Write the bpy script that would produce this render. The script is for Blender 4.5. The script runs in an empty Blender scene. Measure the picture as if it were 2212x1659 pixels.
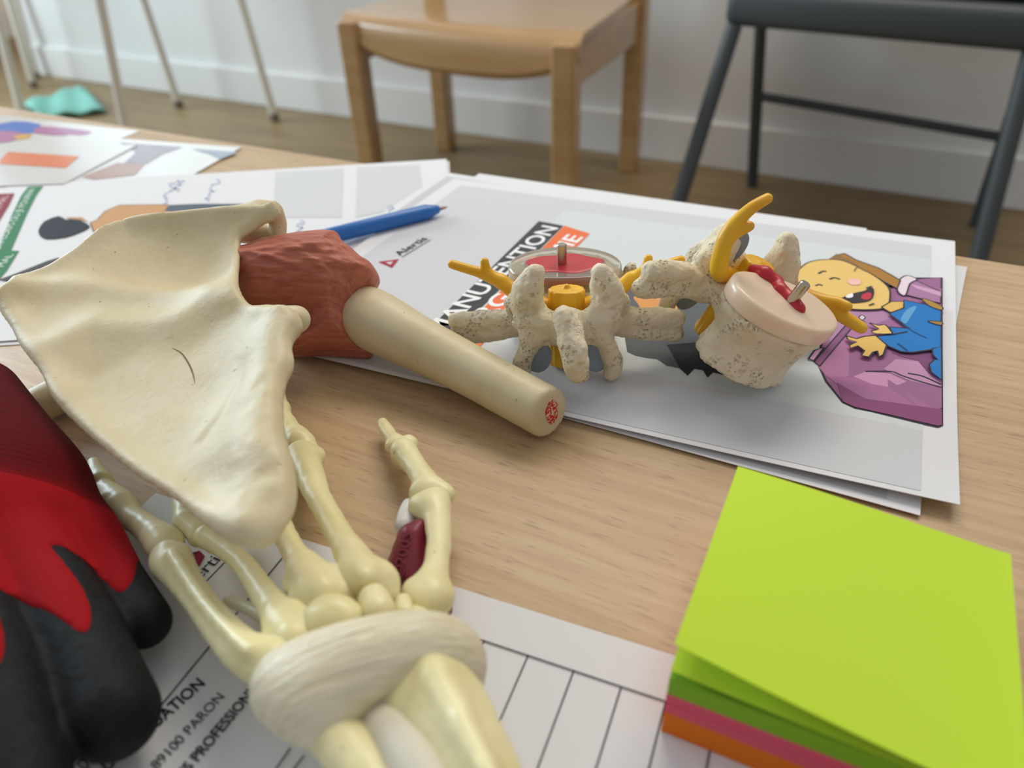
import bpy, bmesh, math, random
import numpy as np
from mathutils import Vector, Matrix
random.seed(4)
S = bpy.context.scene
COL = S.collection
# ------------------------------------------------------------------ camera
F = 1600.0; CX, CY = 1106.0, 829.5          # focal length in pixels of a 2212 x 1659 frame
CAMH = 0.1747                                # lens above the table top (table top is z = 0)
FZ = -0.50                                   # the floor
R = np.array([[ 9.99178593e-01, -4.05233130e-02, 0.0],
              [-2.36940683e-02, -5.84221872e-01, 8.11248048e-01],
              [-3.28744586e-02, -8.10581683e-01, -5.84702150e-01]])   # camera (right, down, forward) to world
YAW = math.radians(29.67)                    # turn the world so that the back wall runs along x
RZ = np.array([[math.cos(YAW), -math.sin(YAW), 0], [math.sin(YAW), math.cos(YAW), 0], [0, 0, 1.0]])
R = RZ @ R
rz = lambda *v: RZ @ np.array([*v, 0.0][:3], float)
CC = np.array([0.0, 0.0, CAMH])
cd = bpy.data.cameras.new('camera'); cam = bpy.data.objects.new('camera', cd); COL.objects.link(cam)
cd.sensor_width = 36.0; cd.lens = 36.0 * F / 2212.0
m = np.eye(4); m[:3, 0] = R[:, 0]; m[:3, 1] = -R[:, 1]; m[:3, 2] = -R[:, 2]; m[:3, 3] = CC
cam.matrix_world = Matrix(m.tolist())
cd.clip_start = 0.01
cd.dof.use_dof = True; cd.dof.focus_distance = 0.272; cd.dof.aperture_fstop = 9.0
S.camera = cam
# ------------------------------------------------------------------ light
S.view_settings.view_transform = 'Standard'; S.view_settings.look = 'None'
S.view_settings.gamma = 1.0; S.view_settings.use_curve_mapping = False
S.view_settings.exposure = 0.0
w = bpy.data.worlds.new('world'); S.world = w; w.use_nodes = True
bgn = w.node_tree.nodes['Background']
bgn.inputs[0].default_value = (0.92, 0.94, 1.0, 1); bgn.inputs[1].default_value = 0.46
def area(name, loc, aim, sx, sy, power, color):
    l = bpy.data.lights.new(name, 'AREA'); l.shape = 'RECTANGLE'; l.size = sx; l.size_y = sy
    l.energy = power; l.color = color
    o = bpy.data.objects.new(name, l); COL.objects.link(o); o.location = loc
    o.rotation_euler = (Vector(aim) - Vector(loc)).to_track_quat('-Z', 'Y').to_euler()
    return o
area('window_daylight', rz(-2.55, 2.25, 0.85), rz(0.1, 0.9, 0.0), 1.7, 1.5, 80, (0.72, 0.89, 1.0))
area('ceiling_light', rz(0.45, 1.35, 1.55), rz(0.12, 0.35, 0.0), 1.5, 0.7, 24, (1.0, 0.93, 0.80))
S.cycles.max_bounces = 8; S.cycles.transmission_bounces = 8; S.cycles.transparent_max_bounces = 12
S.cycles.use_denoising = True

# ------------------------------------------------------------------ geometry helpers
def ray(x, y):
    return R @ np.array([(x - CX) / F, (y - CY) / F, 1.0])
def P(x, y, z=0.0):
    d = ray(x, y); return CC + d * ((z - CAMH) / d[2])
def depth(p):
    return (R.T @ (np.asarray(p) - CC))[2]
class Plane:
    def __init__(s, o, n, u=None):
        s.o = np.asarray(o, float); s.n = np.asarray(n, float) / np.linalg.norm(n)
        u = np.array([1.0, 0, 0]) if u is None else np.asarray(u, float)
        u = u - s.n * (u @ s.n); s.u = u / np.linalg.norm(u); s.v = np.cross(s.n, s.u)
    def uv(s, x, y):
        d = ray(x, y); k = ((s.o - CC) @ s.n) / (d @ s.n); q = CC + d * k - s.o
        return np.array([q @ s.u, q @ s.v])
    def pt(s, uv, w=0.0):
        return s.o + s.u * uv[0] + s.v * uv[1] + s.n * w
    def world(s, V):
        return s.o + V[:, :1] * s.u + V[:, 1:2] * s.v + V[:, 2:3] * s.n

def catmull(pts, n=6, closed=True):
    pts = [np.asarray(p, float) for p in pts]; out = []; N = len(pts)
    for i in range(N if closed else N - 1):
        if closed: a, b, c, d = pts[i-1], pts[i], pts[(i+1) % N], pts[(i+2) % N]
        else: a, b, c, d = pts[max(i-1, 0)], pts[i], pts[i+1], pts[min(i+2, N-1)]
        for k in range(n):
            t = k / n
            out.append(0.5 * ((2*b) + (c-a)*t + (2*a-5*b+4*c-d)*t*t + (3*b-a-3*c+d)*t**3))
    if not closed: out.append(pts[-1])
    return np.array(out)

# --- signed distance shapes, all in metres on numpy grids
class G:
    def __init__(s, lo, hi, h):
        s.lo = np.asarray(lo, float); s.h = h
        n = np.ceil((np.asarray(hi) - s.lo) / h).astype(int) + 1
        ax = [s.lo[i] + h * np.arange(n[i]) for i in range(3)]
        s.ax = ax
        s.X = ax[0][:, None, None]; s.Y = ax[1][None, :, None]; s.Z = ax[2][None, None, :]
        s.n = n
def cone(g, a, b, ra, rb):
    a = np.asarray(a, float); ab = np.asarray(b, float) - a; L = max(ab @ ab, 1e-12)
    x, y, z = g.X - a[0], g.Y - a[1], g.Z - a[2]
    t = np.clip((x*ab[0] + y*ab[1] + z*ab[2]) / L, 0, 1)
    return np.sqrt((x - t*ab[0])**2 + (y - t*ab[1])**2 + (z - t*ab[2])**2) - (ra + (rb - ra) * t)
def chain(g, pts, rad, k=0.0):
    d = None
    for i in range(len(pts) - 1):
        e = cone(g, pts[i], pts[i+1], rad[i], rad[i+1])
        d = e if d is None else (np.minimum(d, e) if k == 0 else smin(d, e, k))
    return d
def ell(g, c, r, M=None):
    x, y, z = g.X - c[0], g.Y - c[1], g.Z - c[2]
    if M is not None:
        M = np.asarray(M, float)
        x, y, z = (x*M[0][0] + y*M[0][1] + z*M[0][2], x*M[1][0] + y*M[1][1] + z*M[1][2], x*M[2][0] + y*M[2][1] + z*M[2][2])
    k0 = np.sqrt((x/r[0])**2 + (y/r[1])**2 + (z/r[2])**2)
    k1 = np.sqrt((x/r[0]**2)**2 + (y/r[1]**2)**2 + (z/r[2]**2)**2) + 1e-9
    return k0 * (k0 - 1) / k1
def smin(a, b, k):
    h = np.maximum(k - np.abs(a - b), 0) / k
    return np.minimum(a, b) - h*h*k*0.25
def smax(a, b, k): return -smin(-a, -b, k)
def half(g, p, n):
    n = np.asarray(n, float) / np.linalg.norm(n)
    return (g.X - p[0])*n[0] + (g.Y - p[1])*n[1] + (g.Z - p[2])*n[2]
def poly2(x, y, poly):
    """signed distance to a polygon, positive inside"""
    x, y = np.broadcast_arrays(x, y)
    d = np.full(x.shape, 1e9); ins = np.zeros(x.shape, bool)
    N = len(poly)
    for i in range(N):
        ax, ay = poly[i]; bx, by = poly[(i+1) % N]
        ex, ey = bx-ax, by-ay; L = ex*ex+ey*ey
        if L < 1e-16: continue
        t = np.clip(((x-ax)*ex + (y-ay)*ey)/L, 0, 1)
        d = np.minimum(d, (x-ax-t*ex)**2 + (y-ay-t*ey)**2)
        c = ((ay > y) != (by > y)) & (x < ex*(y-ay)/((ey if ey != 0 else 1e-12)) + ax)
        ins ^= c
    d = np.sqrt(d)
    return np.where(ins, d, -d)
def seg2(x, y, pts):
    d = 1e9
    for (ax, ay), (bx, by) in zip(pts[:-1], pts[1:]):
        ex, ey = bx-ax, by-ay
        t = np.clip(((x-ax)*ex + (y-ay)*ey)/(ex*ex+ey*ey+1e-15), 0, 1)
        d = np.minimum(d, (x-ax-t*ex)**2 + (y-ay-t*ey)**2)
    return np.sqrt(d)
def nets(d, g):
    """surface nets: one smooth closed mesh from a distance grid"""
    d = np.broadcast_to(d, tuple(g.n)).copy()
    d[0] = d[-1] = np.maximum(d[0], 1e-4); d[:, 0] = np.maximum(d[:, 0], 1e-4); d[:, -1] = np.maximum(d[:, -1], 1e-4)
    d[:, :, 0] = np.maximum(d[:, :, 0], 1e-4); d[:, :, -1] = np.maximum(d[:, :, -1], 1e-4); d[-1] = np.maximum(d[-1], 1e-4)
    s = d < 0
    nx, ny, nz = d.shape
    acc = np.zeros((nx-1, ny-1, nz-1, 3)); cnt = np.zeros((nx-1, ny-1, nz-1))
    C8 = [(i, j, k) for i in (0, 1) for j in (0, 1) for k in (0, 1)]
    sl = lambda o: tuple(slice(o[q], o[q] + d.shape[q] - 1) for q in range(3))
    for o in C8:
        for q in range(3):
            if o[q]: continue
            o2 = list(o); o2[q] = 1
            a, b = d[sl(o)], d[sl(tuple(o2))]
            cr = (a < 0) != (b < 0)
            t = np.where(cr, a / np.where(cr, a - b, 1), 0)
            for r in range(3):
                acc[..., r] += np.where(cr, (o[r] + t) if r == q else o[r], 0)
            cnt += cr
    act = cnt > 0
    idx = -np.ones(act.shape, int); idx[act] = np.arange(act.sum())
    I = np.argwhere(act)
    V = g.lo + (I + acc[act] / cnt[act][:, None]) * g.h
    faces = []
    for q in range(3):
        a = [1, 1, 1]; a[q] = 0
        lo = s[a[0]:nx-1, a[1]:ny-1, a[2]:nz-1]
        b = [slice(a[r], (nx, ny, nz)[r] - 1) for r in range(3)]
        b2 = list(b); b2[q] = slice(1, (nx, ny, nz)[q])
        up = s[tuple(b2)]
        e = np.argwhere(lo != up); flip = lo[lo != up]
        p = e + np.array(a)
        r1, r2 = (q+1) % 3, (q+2) % 3
        def at(o1, o2):
            c = p.copy(); c[:, r1] -= o1; c[:, r2] -= o2
            return idx[c[:, 0], c[:, 1], c[:, 2]]
        quad = np.stack([at(1, 1), at(0, 1), at(0, 0), at(1, 0)], 1)
        quad[~flip] = quad[~flip][:, ::-1]
        faces.append(quad)
    Fq = np.concatenate(faces)
    Fq = Fq[(Fq >= 0).all(1)]
    return V, Fq
def relax(V, Fq, it=2, lam=0.5):
    E = np.concatenate([Fq[:, [0, 1]], Fq[:, [1, 2]], Fq[:, [2, 3]], Fq[:, [3, 0]]])
    for _ in range(it):
        s = np.zeros_like(V); c = np.zeros(len(V))
        for a, b in ((0, 1), (1, 0)):
            np.add.at(s, E[:, a], V[E[:, b]]); np.add.at(c, E[:, a], 1)
        V = V + lam * (s / np.maximum(c, 1)[:, None] - V)
    return V

# --- objects
def tag(o, label=None, cat=None, group=None, kind=None):
    if label: o['label'] = label
    if cat: o['category'] = cat
    if group: o['group'] = group
    if kind: o['kind'] = kind
    return o
def thing(name, label, cat, loc=(0, 0, 0), rot=None, group=None):
    o = bpy.data.objects.new(name, None); COL.objects.link(o); o.empty_display_size = 0.02
    M = Matrix.Translation(Vector([float(c) for c in loc]))
    if rot is not None: M = M @ rot.to_4x4()
    o.matrix_basis = M
    return tag(o, label, cat, group)
def obj(name, V, Fc, mat, parent=None, smooth=True, local=False, mats=None, mi=None):
    """link one mesh object; V in world coordinates unless local"""
    V = np.asarray(V, float)
    if parent is not None and not local:
        Mi = np.array(parent.matrix_basis.inverted())
        V = V @ Mi[:3, :3].T + Mi[:3, 3]
    me = bpy.data.meshes.new(name)
    me.from_pydata(V.tolist(), [], [list(map(int, f)) for f in Fc]); me.validate(); me.update()
    if smooth: me.polygons.foreach_set('use_smooth', [True] * len(me.polygons))
    for mm in (mats or [mat]): me.materials.append(mm)
    if mi is not None: me.polygons.foreach_set('material_index', list(mi))
    o = bpy.data.objects.new(name, me); COL.objects.link(o)
    if parent is not None: o.parent = parent
    return o
def sdf(name, d, g, mat, parent=None, it=2, plane=None, local=False, floor=0.0008):
    V, Fq = nets(d, g); V = relax(V, Fq, it)
    if plane is not None: V = plane.world(V)
    if not local: V[:, 2] = np.maximum(V[:, 2], floor)
    return obj(name, V, Fq, mat, parent, local=local)
class MB:
    """collects boxes and tubes into one mesh"""
    def __init__(s): s.V = []; s.F = []
    def add(s, V, Fc):
        n = len(s.V); s.V += [np.asarray(v, float) for v in V]; s.F += [[i + n for i in f] for f in Fc]; return s
    def box(s, c, size, ax=None, bev=0.0):
        c = np.asarray(c, float); ax = np.eye(3) if ax is None else np.asarray(ax, float)
        bm = bmesh.new(); bmesh.ops.create_cube(bm, size=1.0)
        for v in bm.verts: v.co = Vector([v.co[i] * size[i] for i in range(3)])
        if bev > 0: bmesh.ops.bevel(bm, geom=bm.edges[:], offset=bev, segments=3, profile=0.5, affect='EDGES')
        bm.verts.index_update()
        s.add([c + np.array(v.co) @ ax for v in bm.verts], [[v.index for v in f.verts] for f in bm.faces]); bm.free(); return s
    def tube(s, pts, rad, n=20, caps=True):
        pts = [np.asarray(p, float) for p in pts]
        if np.isscalar(rad): rad = [rad] * len(pts)
        t0 = pts[1] - pts[0]; ref = np.array([0, 0, 1.0]) if abs(t0[2]) < 0.9 * np.linalg.norm(t0) else np.array([1.0, 0, 0])
        V = []; Fc = []
        for i, p in enumerate(pts):
            t = pts[min(i+1, len(pts)-1)] - pts[max(i-1, 0)]; t = t / np.linalg.norm(t)
            u = np.cross(ref, t); u /= np.linalg.norm(u); v = np.cross(t, u)
            for k in range(n):
                a = 2*math.pi*k/n; V.append(p + rad[i]*(u*math.cos(a) + v*math.sin(a)))
        for i in range(len(pts)-1):
            for k in range(n):
                k2 = (k+1) % n; Fc.append([i*n+k, i*n+k2, (i+1)*n+k2, (i+1)*n+k])
        if caps: Fc.append(list(range(n))[::-1]); Fc.append([(len(pts)-1)*n+k for k in range(n)])
        return s.add(V, Fc)
    def build(s, name, mat, parent=None, smooth=False, local=False):
        o = obj(name, s.V, s.F, mat, parent, smooth, local)
        if smooth: auto(o)
        return o
def auto(o, ang=35):
    me = o.data; bm = bmesh.new(); bm.from_mesh(me)
    for e in bm.edges:
        e.smooth = not (len(e.link_faces) == 2 and e.calc_face_angle(0) > math.radians(ang))
    for f in bm.faces: f.smooth = True
    bm.to_mesh(me); bm.free()

# ------------------------------------------------------------------ materials
def srgb(h):
    h = h.lstrip('#'); c = [int(h[i:i+2], 16)/255 for i in (0, 2, 4)]
    return tuple((x/12.92 if x <= 0.04045 else ((x+0.055)/1.055)**2.4) for x in c) + (1,)
def mat(name, col, rough=0.5, spec=0.5, **k):
    m = bpy.data.materials.new(name); m.use_nodes = True
    b = m.node_tree.nodes['Principled BSDF']
    b.inputs['Base Color'].default_value = srgb(col) if isinstance(col, str) else col
    b.inputs['Roughness'].default_value = rough; b.inputs['Specular IOR Level'].default_value = spec
    for kk, v in k.items(): b.inputs[kk].default_value = v
    return m
class N:
    """small node-graph helper"""
    def __init__(s, m): s.t = m.node_tree; s.b = s.t.nodes['Principled BSDF']
    def new(s, typ, **k):
        n = s.t.nodes.new(typ)
        for kk, v in k.items():
            if hasattr(n, kk): setattr(n, kk, v)
            else: n.inputs[kk.replace('_', ' ')].default_value = v
        return n
    def link(s, a, b): s.t.links.new(a, b)
    def coord(s, scale=(1, 1, 1), rot=(0, 0, 0)):
        c = s.new('ShaderNodeTexCoord'); mp = s.new('ShaderNodeMapping')
        mp.inputs['Scale'].default_value = scale; mp.inputs['Rotation'].default_value = rot
        s.link(c.outputs['Object'], mp.inputs['Vector']); return mp.outputs['Vector']
    def noise(s, vec, scale, detail=4, rough=0.5, dist=0.0):
        n = s.new('ShaderNodeTexNoise'); n.inputs['Scale'].default_value = scale; n.inputs['Detail'].default_value = detail
        n.inputs['Roughness'].default_value = rough; n.inputs['Distortion'].default_value = dist
        s.link(vec, n.inputs['Vector']); return n.outputs['Fac']
    def ramp(s, fac, stops):
        r = s.new('ShaderNodeValToRGB'); e = r.color_ramp.elements
        while len(e) < len(stops): e.new(0.5)
        for el, (p, c) in zip(e, stops): el.position = p; el.color = srgb(c) if isinstance(c, str) else c
        s.link(fac, r.inputs['Fac']); return r.outputs['Color']
    def mix(s, fac, a, b, mode='MIX'):
        n = s.new('ShaderNodeMix', data_type='RGBA', blend_type=mode)
        for sock, v in ((n.inputs['Factor'], fac), (n.inputs[6], a), (n.inputs[7], b)):
            if isinstance(v, (int, float)): sock.default_value = v
            elif isinstance(v, tuple): sock.default_value = v
            elif isinstance(v, str): sock.default_value = srgb(v)
            else: s.link(v, sock)
        return n.outputs[2]
    def bump(s, h, strength, dist=0.001, prev=None):
        b = s.new('ShaderNodeBump'); b.inputs['Strength'].default_value = strength; b.inputs['Distance'].default_value = dist
        s.link(h, b.inputs['Height'])
        if prev is not None: s.link(prev, b.inputs['Normal'])
        return b.outputs['Normal']
    def base(s, c): s.link(c, s.b.inputs['Base Color'])
    def normal(s, c): s.link(c, s.b.inputs['Normal'])

def bone_mat(name, c1, c2, stain, rough, pore, stainlo=0.62, bump=0.35, sss=0.0):
    m = mat(name, c1, rough, 0.45); n = N(m); v = n.coord()
    c = n.ramp(n.noise(v, 38, 5, 0.55), [(0.35, c2), (0.62, c1)])
    st = n.ramp(n.noise(v, 70, 8, 0.62, 0.3), [(stainlo, (0, 0, 0, 1)), (stainlo+0.13, (1, 1, 1, 1))])
    c = n.mix(st, c, stain)
    sp = n.ramp(n.noise(v, 420, 2, 0.4), [(0.745, (0, 0, 0, 1)), (0.775, (1, 1, 1, 1))])
    c = n.mix(sp, c, n.mix(0.5, c, '#6b5538'))
    n.base(c)
    b = n.bump(n.noise(v, 320, 8, 0.65), bump, 0.0009)
    if pore > 0:
        vo = n.new('ShaderNodeTexVoronoi'); vo.inputs['Scale'].default_value = 780; n.link(v, vo.inputs['Vector'])
        ms = n.ramp(n.noise(v, 120, 3, 0.5), [(0.48, (1, 1, 1, 1)), (0.62, (0, 0, 0, 1))])
        hh = n.mix(ms, n.ramp(vo.outputs['Distance'], [(0.0, (0, 0, 0, 1)), (0.45, (1, 1, 1, 1))]), (1, 1, 1, 1))
        b = n.bump(hh, pore, 0.0010, b); n.base(n.mix(n.mix(0.32, (1, 1, 1, 1), hh), n.mix(0.5, c, '#8a6a44'), c))
    n.normal(b)
    if sss:
        m.node_tree.nodes['Principled BSDF'].inputs['Subsurface Weight'].default_value = sss
        m.node_tree.nodes['Principled BSDF'].inputs['Subsurface Radius'].default_value = (1.0, 0.8, 0.45)
        m.node_tree.nodes['Principled BSDF'].inputs['Subsurface Scale'].default_value = 0.004
    return m
M = {}
M['scapula'] = bone_mat('ivory_shoulder_bone', '#d8cba8', '#cabb92', '#ae8e58', 0.46, 0.0, 0.665, 0.35)
M['humerus'] = bone_mat('ivory_arm_bone', '#d6c9a6', '#cabb94', '#b09a6c', 0.40, 0.0, 0.72, 0.16)
M['vertebra'] = bone_mat('porous_spine_bone', '#e9dcbe', '#dccdaa', '#a6825a', 0.66, 1.0, 0.64, 0.9)
M['hand'] = bone_mat('cream_hand_bone', '#eae1b1', '#e0d69f', '#d3c486', 0.36, 0.0, 0.75, 0.07, 0.25)
M['ligament'] = mat('milky_ligament', '#d9cfb2', 0.42, 0.45)
M['white_tendon'] = mat('white_tendon', '#dcdcd6', 0.4, 0.5)
M['membrane'] = mat('white_membrane', '#d2cbb6', 0.5, 0.4)
M['peg'] = mat('pale_translucent_plastic', '#e0d8b8', 0.4, 0.5); 
M['peg'].node_tree.nodes['Principled BSDF'].inputs['Subsurface Weight'].default_value = 0.3
M['muscle_dark'] = mat('dark_red_muscle', '#7c2233', 0.38, 0.5)
n = N(M['muscle_dark']); n.normal(n.bump(n.noise(n.coord((300, 300, 300)), 1.2, 3), 0.4, 0.0006))
M['cuff'] = mat('brick_red_capsule', '#a85a48', 0.5, 0.4)
M['red_core'] = mat('red_nucleus', '#b81c2c', 0.35, 0.5)
M['marrow'] = mat('red_marrow_print', '#c02a2c', 0.5, 0.3)
n = N(M['marrow']); n.base(n.ramp(n.noise(n.coord(), 1100, 2), [(0.50, '#c4262c'), (0.56, '#dcc4a4')]))
M['yellow'] = mat('yellow_nerve', '#e8ae14', 0.38, 0.5)
n = N(M['yellow']); n.base(n.ramp(n.noise(n.coord(), 60, 3), [(0.35, '#dd9f0e'), (0.65, '#edb822')]))
M['facet'] = mat('grey_blue_facet', '#84939e', 0.55, 0.4)
M['metal'] = mat('polished_steel', '#b9b2a4', 0.22, 0.5, Metallic=1.0)
M['disc_clear'] = mat('clear_disc', '#e6e2d2', 0.12, 0.5)
M['disc_clear'].node_tree.nodes['Principled BSDF'].inputs['Transmission Weight'].default_value = 0.8
M['disc_milky'] = mat('milky_disc', '#e6cdb2', 0.22, 0.5)
b_ = M['disc_milky'].node_tree.nodes['Principled BSDF']
b_.inputs['Subsurface Weight'].default_value = 0.5; b_.inputs['Subsurface Radius'].default_value = (1, .7, .5); b_.inputs['Subsurface Scale'].default_value = 0.006
M['paper'] = mat('white_paper', '#e0e0e2', 0.75, 0.2)
M['paper_grey'] = mat('pale_grey_print', '#cfcfd1', 0.75, 0.2)
M['paper_tint'] = mat('pale_cool_print', '#d3d8d8', 0.75, 0.2)
M['glossy_sheet'] = mat('laminated_paper', '#d8d8d6', 0.16, 0.6)
def ink(c, rough=0.7): return mat('ink_' + c.strip('#'), c, rough, 0.2)
M['green_note'] = mat('lime_note', '#bedb3b', 0.7, 0.2)
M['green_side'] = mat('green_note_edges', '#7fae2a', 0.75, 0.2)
M['pink_note'] = mat('pink_note_edges', '#d8586e', 0.75, 0.2)
M['orange_note'] = mat('orange_note_edges', '#e0741c', 0.75, 0.2)
M['pen_blue'] = mat('blue_plastic', '#2068b4', 0.35, 0.5)
M['pen_black'] = mat('black_plastic', '#17191c', 0.4, 0.5)
M['pen_tip'] = mat('copper_tip', '#8a6a55', 0.3, 0.5, Metallic=0.8)
# knitted red, coated black
M['knit'] = mat('red_knit', '#a30f18', 0.85, 0.15)
n = N(M['knit']); v = n.coord((1, 1, 1), (0, 0, -YAW))
wv = n.new('ShaderNodeTexWave', wave_type='BANDS', bands_direction='Y'); wv.inputs['Scale'].default_value = 150; wv.inputs['Distortion'].default_value = 1.6
wv.inputs['Detail'].default_value = 1; wv.inputs['Detail Scale'].default_value = 260; n.link(v, wv.inputs['Vector'])
sx_ = n.new('ShaderNodeSeparateXYZ'); n.link(v, sx_.inputs[0])
cuff_ = n.new('ShaderNodeMapRange'); n.link(sx_.outputs['Y'], cuff_.inputs['Value'])       # the ribbed cuff, plain knit on the hand
cuff_.inputs['From Min'].default_value = 0.008; cuff_.inputs['From Max'].default_value = 0.016
rib = n.mix(cuff_.outputs['Result'], (0.5, 0.5, 0.5, 1), wv.outputs['Fac'])
n.normal(n.bump(n.noise(n.coord(), 1100, 2), 0.35, 0.0004, n.bump(rib, 0.9, 0.0018)))
n.base(n.mix(rib, '#860a12', '#a6111b'))
M['rubber'] = mat('black_rubber', '#0c0d0f', 0.66, 0.22)
n = N(M['rubber']); v = n.coord(); n.normal(n.bump(n.noise(v, 220, 5, 0.6), 0.55, 0.001))
n.base(n.ramp(n.noise(v, 150, 6, 0.7), [(0.45, '#0a0b0d'), (0.72, '#191b1e')]))
# wood, wall, floor
M['table'] = mat('beech_laminate', '#c9a67c', 0.42, 0.4)
n = N(M['table'])
c = n.ramp(n.noise(n.coord((2.2, 26, 26)), 1.0, 5, 0.6, 0.6), [(0.3, '#b99b74'), (0.5, '#bfa27b'), (0.72, '#c5aa84')])
c2 = n.ramp(n.noise(n.coord((95, 1000, 900)), 1.0, 2, 0.5), [(0.60, (0, 0, 0, 1)), (0.70, (1, 1, 1, 1))])
c = n.mix(c2, c, n.mix(0.5, c, '#84664a'))
c3 = n.ramp(n.noise(n.coord((14, 260, 260)), 1.0, 4, 0.6), [(0.35, '#c4a88a'), (0.6, '#ffffff')])
n.base(n.mix(0.35, c, n.mix(1.0, c, c3, 'MULTIPLY')))
n.normal(n.bump(n.noise(n.coord((95, 1000, 900)), 1.0, 2, 0.5), 0.15, 0.0003))
M['edge_band'] = mat('beech_edge', '#cdab82', 0.5, 0.3)
M['chair_wood'] = mat('honey_beech', '#b0865a', 0.25, 0.5, **{'Coat Weight': 0.6, 'Coat Roughness': 0.12})
n = N(M['chair_wood']); n.base(n.ramp(n.noise(n.coord((3, 30, 30)), 1.0, 4), [(0.3, '#a37d50'), (0.7, '#b49062')]))
M['dark'] = mat('charcoal_plastic', '#3c4142', 0.5, 0.4)
M['dark_cushion'] = mat('black_cushion', '#23282c', 0.6, 0.4)
M['white_metal'] = mat('cream_painted_steel', '#cfcabd', 0.4, 0.5)
M['rubber_foot'] = mat('grey_rubber_foot', '#6d6558', 0.7, 0.2)
M['wall'] = mat('white_satin_wall', '#d6d4d0', 0.28, 0.5)
n = N(M['wall']); n.normal(n.bump(n.noise(n.coord(), 3.0, 2), 0.05, 0.02))
M['baseboard'] = mat('white_baseboard', '#d8d6d0', 0.35, 0.4)
M['floor'] = mat('brown_floor', '#765a36', 0.5, 0.35)
n = N(M['floor'])
br = n.new('ShaderNodeTexBrick'); br.offset = 0.37
for kk, vv in (('Scale', 1.0), ('Mortar Size', 0.002), ('Brick Width', 1.2), ('Row Height', 0.14)): br.inputs[kk].default_value = vv
br.inputs['Color1'].default_value = srgb('#8a7450'); br.inputs['Color2'].default_value = srgb('#7a6442'); br.inputs['Mortar'].default_value = srgb('#4a3822')
n.link(n.coord(), br.inputs['Vector'])
n.base(n.mix(0.5, br.outputs['Color'], n.ramp(n.noise(n.coord((3, 40, 1)), 1.0, 4), [(0.3, '#6b563a'), (0.7, '#96805c')])))
M['mint'] = mat('mint_paper', '#7ab2a2', 0.6, 0.3)
# ------------------------------------------------------------------ the room
def pr(w):
    v = R.T @ (np.asarray(w, float) - CC); return np.array([CX + F*v[0]/v[2], CY + F*v[1]/v[2]])
UP = np.array([0, 0, 1.0])
wa, wb = P(68, 157, FZ), P(2212, 452, FZ)
wd = (wb - wa) / np.linalg.norm(wb - wa); wn = np.array([wd[1], -wd[0], 0])      # along the wall, into the room
AXW = np.array([wd, -wn, UP])
struct = lambda o: tag(o, kind='structure')
struct(MB().box(wa + wd*2.5 - wn*0.055 + UP*1.15, (5.0, 0.1, 2.3), AXW).build('wall_back', M['wall']))
bb = MB().box(wa + wd*2.5 + wn*0.0045 + UP*0.056, (5.0, 0.017, 0.112), AXW, 0.004)
struct(bb.build('baseboard_back', M['baseboard']))
lw = wa - wd*0.9 - wn*0.75
struct(MB().box(lw + UP*1.15, (0.1, 1.9, 2.3), AXW).build('wall_left', M['wall']))
win = MB().box(wa - wd*0.45 - wn*0.95 + UP*1.15, (0.92, 0.05, 2.2), AXW).build('window_1', mat('daylit_glass', '#fff4e0', 0.2, 0.5, **{'Emission Color': srgb('#fff3dc'), 'Emission Strength': 1.5}))
struct(win)
MB().box(wa - wd*0.45 - wn*0.93 + UP*2.28, (1.0, 0.09, 0.06), AXW).box(wa - wd*0.94 - wn*0.93 + UP*1.15, (0.05, 0.09, 2.3), AXW).box(wa + wd*0.02 - wn*0.93 + UP*1.15, (0.05, 0.09, 2.3), AXW).build('window_frame', M['baseboard'], win)
fl = MB().box((0, 0, -0.025), (6.6, 5.2, 0.05))
fo = fl.build('floor', M['floor']); fo.matrix_basis = Matrix.Translation(Vector(wa + wd*2.0 + wn*1.6)) @ Matrix(AXW.T.tolist()).to_4x4()
struct(fo)
# ------------------------------------------------------------------ the table
ea, eb = P(0, 229), P(2212, 572)
ed = (eb - ea) / np.linalg.norm(eb - ea); en = np.array([ed[1], -ed[0], 0])
AXT = np.array([ed, -en, UP])
tloc = ea + ed*0.45 + en*0.40
rotT = Matrix(AXT.T.tolist())
table = thing('table', 'low beech laminate table carrying papers and bone models', 'table', tloc + UP*FZ, rotT)
MB().box((0, 0, -FZ - 0.0125), (1.70, 0.80, 0.025), None, 0.0025).build('tabletop', M['table'], table, local=True)
for sx in (-1, 1):
    for sy in (-1, 1):
        MB().tube([(sx*0.76, sy*0.33, 0.0), (sx*0.76, sy*0.33, -FZ - 0.026)], 0.022).build('leg', M['white_metal'], table, True, True)

# ------------------------------------------------------------------ wooden chair
BL, BR = P(965, 322, FZ), P(1358, 367, FZ)
e_ = (BR - BL) / np.linalg.norm(BR - BL); p_ = np.array([e_[1], -e_[0], 0]); AXC = np.array([e_, p_, UP])
FLf, FRf = BL + p_*0.37, BR + p_*0.47
SH = 0.405
wch = thing('wooden_chair', 'honey coloured wooden chair with curved plywood seat against the wall', 'chair', (BL + BR + FLf + FRf)/4)
for q, hh in ((FLf, SH-0.012), (FRf, SH-0.012), (BL, 0.80), (BR, 0.80)):
    MB().box(q + UP*hh/2, (0.046, 0.046, hh), AXC, 0.006).build('leg', M['chair_wood'], wch)
for a, b in ((FLf, BL), (FRf, BR)):
    d = (a - b); L = np.linalg.norm(d); d /= L
    MB().box((a+b)/2 + UP*(SH-0.055), (L-0.05, 0.022, 0.085), np.array([d, np.cross(UP, d), UP]), 0.004).build('side_rail', M['chair_wood'], wch)
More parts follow.
